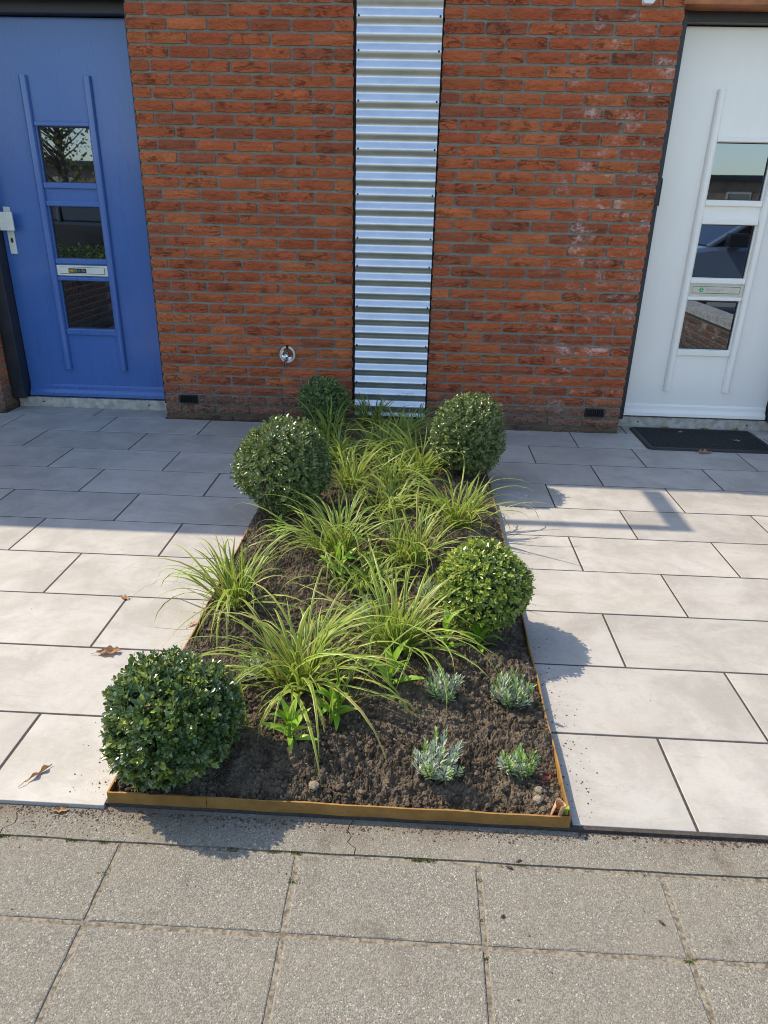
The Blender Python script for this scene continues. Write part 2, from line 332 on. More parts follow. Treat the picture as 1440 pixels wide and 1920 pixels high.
for i in range(10):
    yt = -.0125-.3136*i; yb = yt-.3136
    row(-2.97, BXL-.006, max(yb, -3.142), yt, -.915 if i % 2 == 0 else -.606)
    yt = .0129-.3136*i; yb = yt-.3136
    row(BXR+.006, 3.04, max(yb, -3.124), yt, 1.376 if i % 2 == 0 else 1.077, .608)
row(-2.265, -1.212, -.0125, .17, -1.69); row(1.68, 2.72, .0129, .18, 2.35)

# ---- pavement
pave = MB(); pave.box(-3.2, 3.6, -4.9, -3.132, -.074, GZ-.0030); pave = tag(pave.build('pavement', M['walk_joint'], at=(0, -4, -.074)), kind='structure')
xs = [-.2265+.3955*i for i in range(-5, 8)]
YR = [(-3.419, -3.229), (-3.815, -3.419), (-4.211, -3.815), (-4.6, -4.211)]
for (ya, yb) in YR:
    for a, b in zip(xs[:-1], xs[1:]):
        me = slab_mesh('paving_slab', b-a-.010, yb-ya-.010, .05, .0032, M['slab'], .0011, 13)
        o = obj('paving_slab', me, pave, ((a+b)/2+random.uniform(-.001, .001), (ya+yb)/2+random.uniform(-.001, .001), GZ+random.uniform(-.0008, .0008))); o.rotation_euler = (random.uniform(-.002, .002), random.uniform(-.002, .002), random.uniform(-.002, .002))
# kerb strip with cracks
kerb = empty('kerb_strip', (0, -3.19, -.07), None, None); kerb['kind'] = 'structure'
cuts = [-2.3, -.498, .285, 1.53, 2.8]
jag = {c: [random.uniform(-.012, .012) for _ in range(7)] for c in cuts}
for a, b in zip(cuts[:-1], cuts[1:]):
    ysn = np.linspace(-3.1305, -3.2245, 7); e = .0012
    L = [(a+jag[a][i]+e, ysn[i]) for i in range(7)]; Rr = [(b+jag[b][i]-e, ysn[i]) for i in range(7)]
    nm = 14; F = [(a+jag[a][6]+e+(b+jag[b][6]-a-jag[a][6]-2*e)*i/nm, -3.2245+random.uniform(-.0018, .0018)) for i in range(1, nm)]
    poly = L + F + Rr[::-1]; n = len(poly); c = np.mean(poly, 0)
    v = [(x, y, GZ+.001) for x, y in poly] + [(x, y, GZ-.04) for x, y in poly]
    f = [tuple(range(n))] + [(n+i, n+(i+1) % n, (i+1) % n, i) for i in range(n)]
    mb = MB(); mb.add(v, f); mb.build('kerb_stone', M['kerb'], kerb, at=(c[0], -3.19, GZ))

# ================================================================== HOUSES
CO, Z0 = .0629, 2.2063
BH, BL = .0505, .2085
def brick_mesh(w, h=BH, d=.095, n=0):
    rr = random.Random(n*7+int(w*1000)); nx = max(3, int(round(w/.035))); nz = 2
    v = []; idx = {}
    for j in range(nz+1):
        for i in range(nx+1):
            x = -w/2+w*i/nx; z = -h/2+h*j/nz; edge = i in (0, nx) or j in (0, nz)
            x += rr.uniform(-.002, .002); z += rr.uniform(-.0016, .0016); y = (.004+rr.uniform(-.001, .001)) if edge else rr.uniform(-.0042, .003)
            if i in (0, nx) and j in (0, nz): x *= .985; z *= .93
            idx[i, j] = len(v); v.append((x, y, z))
    f = [(idx[i, j], idx[i+1, j], idx[i+1, j+1], idx[i, j+1]) for i in range(nx) for j in range(nz)]
    ring = [idx[i, 0] for i in range(nx+1)] + [idx[nx, j] for j in range(1, nz+1)] + [idx[i, nz] for i in range(nx-1, -1, -1)] + [idx[0, j] for j in range(nz-1, 0, -1)]
    b = len(v); sx = lambda q: max(-w/2, min(w/2, q*1.03))
    v += [(sx(v[q][0]), d, v[q][2]) for q in ring]; m = len(ring)
    f += [(ring[(i+1) % m], ring[i], b+i, b+(i+1) % m) for i in range(m)]
    return make_mesh('brick', v, f, M['brick'])
BM = {}
def brick(wall, x, z, w, y=0.0, rot=0.0):
    key = round(w, 3); n = random.randrange(6 if w < .15 else 16)
    if (key, n) not in BM: BM[key, n] = brick_mesh(w, n=n)
    o = obj('brick', BM[key, n], wall, (x, y+random.uniform(-.002, .002), z)); o.rotation_euler = (random.uniform(-.01, .01), random.uniform(-.006, .006), rot+random.uniform(-.008, .008))
    q = random.random(); base = np.array((.56, .142, .055)) if q < .45 else np.array((.49, .112, .046)) if q < .7 else np.array((.60, .172, .064)) if q < .86 else np.array((.37, .105, .054))
    base = base*random.uniform(.84, 1.14); o.color = (*base.tolist(), 1); return o
ROWS = range(-3, 36)
def brick_run(wall, x0, x1, zc, half_first, skip=None, y=0.0):
    J = .0115; x = x0; first = True
    while x < x1-.03:
        w = .0985 if (first and half_first) else BL
        if x+w > x1-.045: w = x1-x
        first = False
        if not (skip and skip[0] < x+w/2 < skip[1]): brick(wall, x+w/2, zc, w-.0005, y)
        x += w+J
def house(name, loc, label): return empty(name, loc, label, 'house')
HA = house('terraced_house', (-1.7, .1, 0), 'red brick house with a blue front door and a garden tap on its wall')
HB = house('terraced_house', (2.2, .1, 0), 'red brick house with a white front door and a black rubber doormat')
def wallpart(H, x0, x1, d=.2):
    m = MB(); m.box(x0+.004, x1-.004, .0125, d, -.05, 2.395); return m.build('wall', M['mortar'], H, at=((x0+x1)/2, 0, 0))
def vent(H, x0, x1, z0, z1):
    m = MB(); m.box(x0, x1, .012, .03, z0, z1); vb = m.build('vent', M['black'], H, at=((x0+x1)/2, 0, z0))
    m = MB(); m.box(x0, x1, -.002, .014, z1-.006, z1); m.box(x0, x1, -.002, .014, z0, z0+.006); m.box(x0, x0+.006, -.002, .014, z0+.006, z1-.006); m.box(x1-.006, x1, -.002, .014, z0+.006, z1-.006); m.build('vent_frame', M['black'], vb)
    n = 9
    for i in range(n):
        x = x0+.012+(x1-x0-.024)*i/(n-1); m = MB(); m.box(x-.0018, x+.0018, 0, .013, z0+.006, z1-.006); m.build('slat', M['black'], vb)
WAx0, WAx1, WBx0, WBx1 = -1.206, -.004, .464, 1.677
wA = wallpart(HA, WAx0, WAx1); wB = wallpart(HB, WBx0, WBx1)
for kk in ROWS:
    zc = Z0-kk*CO
    if zc-BH/2 < -.05: continue
    if kk == 33:
        brick(wA, WAx0+.045, zc, .088); brick_run(wA, -.984, WAx1, zc, False); brick_run(wB, WBx0, 1.45, zc, False); brick(wB, 1.631, zc, .088)
    else:
        brick_run(wA, WAx0, WAx1, zc, kk % 2 == 0); brick_run(wB, WBx0, WBx1, zc, kk % 2 == 0)
vent(HA, -1.109, -.995, .103, .156); vent(HB, 1.458, 1.576, .103, .156)
def pier(H, xr, side):
    """side +1: the reveal faces +x (pier left of its door)"""
    W_ = .32; x0, x1 = (xr-W_, xr) if side > 0 else (xr, xr+W_)
    m = MB(); m.box(x0+.004, x1-.01 if side > 0 else x1-.004, .0095, .23, -.05, 2.395) if side > 0 else m.box(x0+.01, x1-.004, .0095, .23, -.05, 2.395)
    w = m.build('wall', M['mortar'], H, at=((x0+x1)/2, 0, 0))
    for kk in ROWS:
        zc = Z0-kk*CO
        if zc-BH/2 < -.05: continue
        brick_run(w, x0, x1, zc, kk % 2 == 0)
        o = brick(w, xr, zc, .118, .0); o.location = Vector((xr-side*.004, .159, zc))-WL[w.name]; o.rotation_euler = (0, 0, side*math.pi/2)
    return w
pier(HA, -2.27, 1); pier(HB, 2.725, -1)

def door(H, x0, x1, gx0, gx1, rl, rr_, dz, mat, flip):
    yf, yb = .2, .245; zb, zt = .072, 2.2
    G = [(1.375+dz, 1.67+dz), (.947+dz, 1.243+dz), (.52+dz, .815+dz)]
    m = MB(); m.box(x0, gx0, yf, yb, zb, zt); m.box(gx1, x1, yf, yb, zb, zt)
    zs_ = [zt, G[0][1], G[0][0], G[1][1], G[1][0], G[2][1], G[2][0], zb]
    for i in range(0, 8, 2): m.box(gx0, gx1, yf, yb, zs_[i+1], zs_[i])
    d = m.build('door', mat, H, at=((x0+x1)/2, .22, zb))
    for (z0, z1) in G:
        p = MB(); p.box(gx0-.004, gx1+.004, .219, .232, z0-.004, z1+.004); p.build('pane', M['glass'], d)
        # thin dark rebate seal
        s_ = MB(); t_ = .004
        s_.box(gx0, gx0+t_, .2125, .2185, z0, z1); s_.box(gx1-t_, gx1, .2125, .2185, z0, z1); s_.box(gx0+t_, gx1-t_, .2125, .2185, z1-t_, z1); s_.box(gx0+t_, gx1-t_, .2125, .2185, z0, z0+t_); s_.build('glazing_seal', M['frame'], d)
    for (a, b) in (rl, rr_):      # long rounded uprights
        xc = (a+b)/2; hw = (b-a)/2; prof = []
        for j in range(9):
            w = math.pi*j/8; prof.append((xc-hw*math.cos(w), .1985-.026*math.sin(w)**.7))
        z0, z1 = .256+dz, 1.924+dz; v = [(x, y, z0) for x, y in prof]+[(x, y, z1) for x, y in prof]
        f = [(i, i+1, 9+i+1, 9+i) for i in range(8)]+[tuple(range(8, -1, -1)), tuple(range(9, 18))]
        b_ = MB(); b_.add(v, f); b_.build('upright', mat, d)
    def trim(za, zb_, dep=.016):
        t_ = MB(); t_.box(gx0-.006, gx1+.006, .1992-dep, .1995, za, zb_); t_.build('trim', mat, d, bevel=.004)
    for za, zb_ in ((1.672, 1.694), (1.343, 1.373), (1.245, 1.274), (.916, .945), (.817, .838), (.482, .518)): trim(za+dz, zb_+dz)
    wb = MB(); wb.add([(x0+.004, .1985, .152), (x0+.004, .188, .140), (x0+.004, .186, .118), (x0+.004, .170, .098), (x0+.004, .167, .078), (x0+.004, .1985, .076)]+[(x1-.004, .1985, .152), (x1-.004, .188, .140), (x1-.004, .186, .118), (x1-.004, .170, .098), (x1-.004, .167, .078), (x1-.004, .1985, .076)],
        [(i, i+1, i+7, i+6) for i in range(5)]+[(5, 4, 3, 2, 1, 0), (6, 7, 8, 9, 10, 11)]); wb.build('weather_bar', mat, d)
    # letter plate
    lm = M['plastic'] if flip else M['creamp']
    a, b, z0, z1 = gx0-.008, gx1+.006, .846+dz, .908+dz
    lp = MB(); lp.box(a, b, .1885, .1995, z0, z1); lp.build('letter_plate', lm, d, bevel=.002)
    lf = MB(); lf.box(a+.022, b-.022, .185, .1883, z0+.014, z1-.012); lf.build('letter_flap', lm, d, bevel=.001)
    for (xa, xb, za, zb_) in ((a+.02, b-.02, z1-.012, z1-.0102), (a+.02, b-.02, z0+.0115, z0+.0135), (b-.0215, b-.0195, z0+.0135, z1-.012)):
        q = MB(); q.box(xa, xb, .1872, .1884, za, zb_); q.build('flap_gap', M['dark'], d)
    # frame, head, threshold
    fr = MB(); fr.box(x0-.085, x0-.004, .11, .25, .067, 2.275); fr.build('door_frame', M['frame'], H, bevel=.003)
    fr = MB(); fr.box(x1+.004, x1+.075, .11, .25, .067, 2.275); fr.build('door_frame', M['frame'], H, bevel=.003)
    fr = MB(); fr.box(x0-.004, x1+.004, .13, .25, 2.206, 2.275); fr.build('door_frame', M['frame'], H, bevel=.003)
    return d
def fill_mat(name, c): 
    if name not in M: M[name] = simple(name, c, .6)
    return M[name]
dA = door(HA, -2.184, -1.254, -1.868, -1.558, (-1.925, -1.877), (-1.555, -1.507), 0, M['blue'], True); dA['label'] = 'blue door with three stacked panes and two long uprights'
dB = door(HB, 1.735, 2.655, 2.030, 2.340, (1.979, 2.025), (2.349, 2.395), -.012, M['white'], False); dB['label'] = 'white door with three stacked panes and two long uprights'
def text(s, size, x, z, y, mat, parent, name='lettering', bold=0):
    cu = bpy.data.curves.new('t', 'FONT'); cu.body = s; cu.size = size; cu.extrude = 0; cu.offset = bold
    o = bpy.data.objects.new('t', cu); COL.objects.link(o); dg = bpy.context.evaluated_depsgraph_get(); me = bpy.data.meshes.new_from_object(o.evaluated_get(dg)); bpy.data.objects.remove(o); me.materials.clear(); me.materials.append(mat)
    return obj(name, me, parent, (x, y, z), (math.pi/2, 0, 0))
# sticker on the blue door's letter flap
st = MB(); st.box(-1.800, -1.688, .1838, .1848, .864, .890); st.build('sticker', M['black'], dA)
yel = fill_mat('yellow_print', (.75, .42, .02)); grn = fill_mat('green_print', (.05, .35, .16)); gry = fill_mat('grey_print', (.38, .38, .38))
text('NEE', .0155, -1.797, .8715, .1834, yel, dA, bold=.0006); text('JA', .0155, -1.740, .8715, .1834, grn, dA, bold=.0006)
for (xa, xb, z) in ((-1.768, -1.748, .882), (-1.768, -1.744, .877), (-1.768, -1.745, .872), (-1.718, -1.695, .882), (-1.720, -1.698, .877), (-1.716, -1.693, .872)):
    q = MB(); q.box(xa, xb, .1832, .1836, z, z+.0018); q.build('print_line', gry, dA)
# sticker on the white door's letter flap
grn2 = fill_mat('bright_green_print', (.03, .36, .12)); m = MB(); n = 20
m.add([(2.095+.0125*math.cos(2*math.pi*i/n), .1832, .866+.0125*math.sin(2*math.pi*i/n)) for i in range(n)]+[(2.095+.0125*math.cos(2*math.pi*i/n), .1848, .866+.0125*math.sin(2*math.pi*i/n)) for i in range(n)], [tuple(range(n))]+[(n+i, n+(i+1) % n, (i+1) % n, i) for i in range(n)]); m.build('sticker', grn2, dB)
q = MB(); q.box(2.092, 2.0945, .1827, .1831, .860, .874); q.box(2.0945, 2.102, .1827, .1831, .860, .8625); q.build('sticker_mark', M['white_flat'], dB)
lg = fill_mat('pale_grey_print', (.40, .40, .38))
for r_ in range(3):
    x = 2.122 + (.004 if r_ else 0); 
    while x < 2.225-(.03 if r_ == 2 else 0):
        w = random.uniform(.006, .016); q = MB(); q.box(x, x+w, .1842, .1847, .871-r_*.006, .8735-r_*.006); q.build('print_line', lg, dB); x += w+.003
# lock and handle on the blue door
q = MB(); q.box(-2.154, -2.112, .192, .1995, .966, 1.235); q.build('lock_plate', M['plastic'], dA, bevel=.002)
q = MB(); q.box(-2.165, -2.078, .140, .152, 1.102, 1.207); q.build('handle', M['plastic'], dA, bevel=.003)
q = MB(); q.tube([(-2.132, .194, 1.155), (-2.132, .150, 1.155)], .012, 10); q.build('handle_stem', M['plastic'], dA)
q = MB(); q.lathe([(.0, -.003), (.008, -.003), (.008, .001)], (-2.131, .1925, 1.045), 'y', 14, 1, 1.9); q.build('keyhole', M['frame'], dA)
# thresholds
for H, x0, x1, y0 in ((HA, -2.268, -1.212, .172), (HB, 1.682, 2.722, .182)):
    q = MB(); q.box(x0, x1, y0, .30, -.03, .0645); q.build('threshold', M['thr'], H, bevel=.004)
    for xx in (x0+.17, x1-.17):
        q = MB(); q.lathe([(0, -.002), (.0055, -.002), (.0055, .002)], (xx, y0, .034), 'y', 10); q.build('screw', M['dark'], H)
q = MB(); q.box(1.66, 2.90, -.012, .125, 2.252, 2.40); q.build('lintel_beam', M['wood'], HB, bevel=.004)
q = MB(); q.box(-2.45, -1.212, .012, .125, 2.262, 2.40); q.build('lintel_beam', M['frame'], HA, bevel=.004)
# bodies and roofs of the two houses
for H, x0, x1 in ((HA, -6.5, .229), (HB, .231, 7.0)):
    q = MB(); q.box(x0, x1, .29, 6, -.05, 2.37); q.build('rear_wall', M['mortar'], H)
    q = MB(); q.box(x0, x1, .003, 6.1, 2.3965, 2.42); q.build('roof', M['roof'], H)
def outer_brick():
    if 'outer_brick' not in M:
        t = NT('outer_brick'); x, y, z = t.sep(t.pos())[:3]; b = t.n('TexBrick', i_0=t.n('CombineXYZ', i_0=x, i_1=z).outputs[0]); b.offset = .5
        for k_, v_ in (('Color1', (.46, .115, .046, 1)), ('Color2', (.36, .09, .04, 1)), ('Mortar', (.26, .235, .20, 1)), ('Scale', 1.0), ('Mortar Size', .006), ('Brick Width', .22), ('Row Height', CO)): b.inputs[k_].default_value = v_
        n = t.noise(t.pos(), 40, 5, .65); t.set(Base_Color=t.mix(t.math('MULTIPLY', t.ramp(n, .4, .7), .3), b.outputs[0], (.22, .07, .04)), Roughness=.9, Normal=t.bump(t.math('SUBTRACT', t.math('MULTIPLY', n, .4), b.outputs[1]), .8, .008)); M['outer_brick'] = t.m
    return M['outer_brick']
for H, x0, x1 in ((HA, -6.5, -2.6), (HB, 3.06, 7.0)):
    q = MB(); q.box(x0, x1, .002, .28, -.05, 2.393); q.build('wall', outer_brick(), H)
# canopy over the blue door (its shadow lies on the left patio) with an open bar frame beside it
HC = 2.42
cn = empty('door_canopy', (-3.0, 0, HC), 'flat canopy above the blue door that shades the left patio tiles', 'canopy')
q = MB(); q.box(-6.4, -2.29, -.69, .30, HC+.003, HC+.06); q.build('roof_panel', M['roof'], cn)
q = MB(); q.box(-2.288, -.43, -.475, -.425, HC+.012, HC+.030); q.build('front_bar', M['frame'], cn)
q = MB(); q.box(-.518, -.43, -.4235, -.002, HC+.012, HC+.030); q.build('side_bar', M['frame'], cn)

# ---- corrugated strip
cs = empty('corrugated_panel', (.23, 0, .07), 'tall galvanised corrugated metal strip between the two brick walls', 'metal panel')
P = .0762; zs_ = np.arange(.065, 2.42, P/14); v = []; 
for z in zs_:
    y = -.004-.0094*math.cos(2*math.pi*(z-.052)/P); v += [(.012, y, z), (.0125, y, z), (.2360, y, z), (.456, y, z), (.4565, y, z)]
f = []
for i in range(len(zs_)-1): f += [(i*5+j, i*5+j+1, i*5+6+j, i*5+5+j) for j in range(4)]
me = make_mesh('sheet', np.array(v)-np.array((.23, 0, .07)), f, M['metal'], True); sh = obj('sheet', me, cs, (.23, 0, .07))
so = sh.modifiers.new('thickness', 'SOLIDIFY'); so.thickness = .0012; so.offset = 1
q = MB(); q.box(-.003, .463, .0155, .06, .02, 2.393); q.build('backing', M['dark'], cs)
for zz in (2.199, 2.047, 1.817, 1.591, 1.367, 1.135, .978, .755, .528, .298):
    for xx in (.024, .444):
        zc = round((zz-.052)/P)*P+.052; q = MB(); q.lathe([(0, -.0045), (.003, -.004), (.0055, -.002), (.006, .002)], (xx, -.0150, zc), 'y', 10); q.build('screw', M['frame'], cs)

# ---- tap, bell, lamp foot
tp = empty('wall_tap', (-.407, 0, .38), 'recessed chrome outdoor tap in a pale round rim on the wall', 'tap')
q = MB(); q.lathe([(.036, .004), (.037, -.010), (.041, -.014), (.047, -.012), (.049, .004)], (-.407, 0, .434), 'y', 32, 1, 1.06); q.build('rim', M['pale'], tp, smooth=True)
q = MB(); q.lathe([(0, .012), (.015, .010), (.028, .003), (.0365, -.008)], (-.407, 0, .434), 'y', 32, 1, 1.06); q.build('bowl', M['chrome'], tp, smooth=True)
q = MB(); q.tube([(-.407, .01, .445), (-.407, -.03, .442), (-.408, -.048, .43), (-.412, -.052, .40), (-.414, -.052, .366)], [.011, .012, .012, .0105, .0085], 14); q.build('spout', M['chrome'], tp, smooth=True)
q = MB(); q.tube([(-.404, -.012, .476), (-.404, -.02, .492)], [.007, .009], 12); q.build('knob', M['black'], tp)
bl = empty('doorbell', (1.69, 0, 1.33), 'black doorbell with a white edge beside the white door', 'doorbell')
q = MB(); q.box(1.680, 1.716, .045, .105, 1.325, 1.462); q.build('body', M['black'], bl, bevel=.006)
q = MB(); q.box(1.7162, 1.7215, .040, .107, 1.322, 1.465); q.build('rim', M['white_flat'], bl, bevel=.0015)
lt = empty('wall_lamp', (1.49, -.02, 2.2455), 'white wall lamp foot cut by the top edge above the right wall', 'lamp')
q = MB(); q.add([(1.459, -.045, 2.2455), (1.500, -.045, 2.2455), (1.510, -.045, 2.262), (1.510, -.045, 2.38), (1.452, -.045, 2.38), (1.452, -.045, 2.255)]+[(1.459, -.004, 2.2455), (1.500, -.004, 2.2455), (1.510, -.004, 2.262), (1.510, -.004, 2.38), (1.452, -.004, 2.38), (1.452, -.004, 2.255)], [(0, 1, 2, 3, 4, 5), (11, 10, 9, 8, 7, 6)]+[(6+i, 6+(i+1) % 6, (i+1) % 6, i) for i in range(6)]); q.build('housing', M['white_flat'], lt)
q = MB(); q.box(1.475, 1.507, -.012, .004, 2.30, 2.36); q.build('bracket', M['plastic'], lt)

# ================================================================== FLOWER BED
ed = empty('bed_edging', (.24, -1.55, -.02), 'ochre rusted steel edging around the planted bed', 'edging')
T = .004; ET = .031
def strip(pts, n=1):
    q = MB()
    for a, b in zip(pts[:-1], pts[1:]): pass
    return q
def plate(x0, y0, x1, y1, zlo=-.03, wob=.0016, seg=18):
    """thin upright steel strip between two plan points"""
    d = Vector((x1-x0, y1-y0, 0)); nrm = Vector((-d.y, d.x, 0)).normalized(); q = MB(); v = []
    for i in range(seg+1):
        p = Vector((x0, y0, 0))+d*(i/seg); w = math.sin(i*1.7+x0*9)*wob*(0 if i in (0, seg) else 1); p = p+nrm*w; zt = ET+math.sin(i*.9+y0)*.0008
        for s_, z in ((-1, zlo), (-1, zt), (1, zt), (1, zlo)):
            pp = p+nrm*(T/2*s_); v.append((pp.x, pp.y, z))
    f = []
    for i in range(seg):
        for j in range(4): f.append((i*4+j, i*4+(j+1) % 4, i*4+4+(j+1) % 4, i*4+4+j))
    f += [(3, 2, 1, 0), (seg*4, seg*4+1, seg*4+2, seg*4+3)]
    q.add(v, f); q.build('strip', M['steel'], ed)
FY = BYF
plate(BXL-.002, FY, -.062, FY, wob=0.0006); plate(-.0605, FY, .781, FY, wob=.0010)
q = MB(); q.box(-.075, -.048, FY+.0025, FY+.005, -.02, ET-.003); q.build('joint_plate', M['steel'], ed)
plate(BXL, FY+.0022, BXL-.002, -1.6); plate(BXL-.002, -1.598, BXL, -.012); plate(BXR, FY+.0022, BXR+.001, -1.6); plate(BXR+.001, -1.598, BXR, -.012)

def soil_h(x, y):
    x = np.asarray(x, float); y = np.asarray(y, float)
    e = np.minimum(np.minimum(x-BXL, BXR-x)+.03, y-FY); h = .006+.032*np.clip(e/.15, 0, 1)**.7 + .010*np.clip((y+3.1)/1.5, 0, 1)
    h = h + .030*vnoise(x*7+3, y*7) + .017*vnoise(x*17, y*17+9) 
    return h
def soil_fine(x, y):
    h = soil_h(x, y)
    n1 = vnoise(x*42+5, y*42); n2 = vnoise(x*88, y*88+4); n3 = vnoise(x*170+8, y*170)
    n4 = vnoise(x*300, y*300+7)
    am = .45+1.5*np.clip(vnoise(x*5+2, y*5+1)+.5, 0, 1)
    return h + am*(.013*np.abs(n1)+.011*n2*np.sign(n1+.2) + .011*np.abs(n3)) + .008*n4
nx, ny = 330, 940
X, Y = np.meshgrid(np.linspace(BXL+.003, BXR-.003, nx), np.linspace(FY+.0045, -.004, ny))
Z = soil_fine(X, Y)
v = np.stack([X, Y, Z], -1).reshape(-1, 3); I = np.arange(nx*ny).reshape(ny, nx)
f = np.stack([I[:-1, :-1], I[:-1, 1:], I[1:, 1:], I[1:, :-1]], -1).reshape(-1, 4)
soil = obj('soil', make_mesh('soil', v, f, M['soil'], False)); tag(soil, 'dark crumbly garden soil filling the bed', 'soil', kind='structure')
bm = bmesh.new(); bmesh.ops.create_icosphere(bm, subdivisions=1, radius=1); ICO_V = np.array([p.co[:] for p in bm.verts]); ICO_F = np.array([[q.index for q in fc.verts] for fc in bm.faces]); bm.free()
def lumps(pts, sizes, flat=.75):
    vs_, fs_ = [], []
    for i, (p, s_) in enumerate(zip(pts, sizes)):
        a = RNG.random()*6.28; vv = ICO_V*(1+.35*(RNG.random((len(ICO_V), 1))-.5))*s_*np.array((RNG.uniform(.7, 1.3), RNG.uniform(.7, 1.3), flat)); c_, s2 = math.cos(a), math.sin(a)
        vv = np.stack([vv[:, 0]*c_-vv[:, 1]*s2, vv[:, 0]*s2+vv[:, 1]*c_, vv[:, 2]], -1)+p; fs_.append(ICO_F+len(ICO_V)*i); vs_.append(vv)
    return np.concatenate(vs_), np.concatenate(fs_)
n = 14000; px = RNG.uniform(BXL+.012, BXR-.012, n); py = FY+.012+(3.1)*RNG.random(n)**1.5; s_ = .0009+.0075*RNG.random(n)**4
pz = soil_fine(px, py)+s_*.35
vv, ff = lumps(np.stack([px, py, pz], -1), s_); o = obj('clod', make_mesh('clod', vv, ff, M['soil']), soil); o['kind'] = 'stuff'

n = 130; px = RNG.uniform(BXL+.02, BXR-.02, n); py = FY+.02+1.6*RNG.random(n)**1.3; vs2 = []; fs2 = []
for i in range(n):
    z = float(soil_fine(px[i:i+1], py[i:i+1])[0])+.003; a = RNG.uniform(0, 6.28); l_, w_ = RNG.uniform(.002, .008), RNG.uniform(.0007, .002); c_, s2 = math.cos(a), math.sin(a); t2 = RNG.uniform(-.003, .003)
    for u_, v_ in ((-l_, -w_), (l_, -w_), (l_, w_), (-l_, w_)): vs2.append((px[i]+u_*c_-v_*s2, py[i]+u_*s2+v_*c_, z+t2*u_/l_))
    fs2.append((4*i, 4*i+1, 4*i+2, 4*i+3))
o = obj('bark_flake', make_mesh('bark_flake', vs2, fs2, simple('bark_flake', (.22, .165, .11), .9, noise=.3, nscale=60)), soil); o['kind'] = 'stuff'

# ------------------------------------------------------------------ leaves: batches of folded leaf shapes
TV = np.array([(0, 0, 0), (.32, -1, .30), (.32, 0, 0), (.32, 1, .30), (.72, -.86, .24), (.74, 0, .02), (.72, .86, .24), (1, 0, -.06)])
TF = [(0, 1, 2), (0, 2, 3), (1, 4, 5, 2), (2, 5, 6, 3), (4, 7, 5), (5, 7, 6)]
def leaf_batch(pos, axis, nrm, length, width, col, tv=TV, tf=TF, fold=1.0):
    pos = np.asarray(pos, float); axis = np.asarray(axis, float); nrm = np.asarray(nrm, float)
    axis = axis/np.linalg.norm(axis, axis=1, keepdims=True); side = np.cross(nrm, axis); side /= np.linalg.norm(side, axis=1, keepdims=True)+1e-9; nn = np.cross(axis, side)
    L = np.asarray(length)[:, None, None]; W = np.asarray(width)[:, None, None]
    v = pos[:, None, :]+axis[:, None, :]*tv[None, :, 0:1]*L+side[:, None, :]*tv[None, :, 1:2]*W+nn[:, None, :]*tv[None, :, 2:3]*W*fold
    n, m = len(pos), len(tv); F = [tuple(i*m+j for j in q) for i in range(n) for q in tf]
    return v.reshape(-1, 3), F, np.repeat(np.asarray(col), m, axis=0)
def unit(n):
    a = RNG.normal(size=(n, 3)); return a/np.linalg.norm(a, axis=1, keepdims=True)
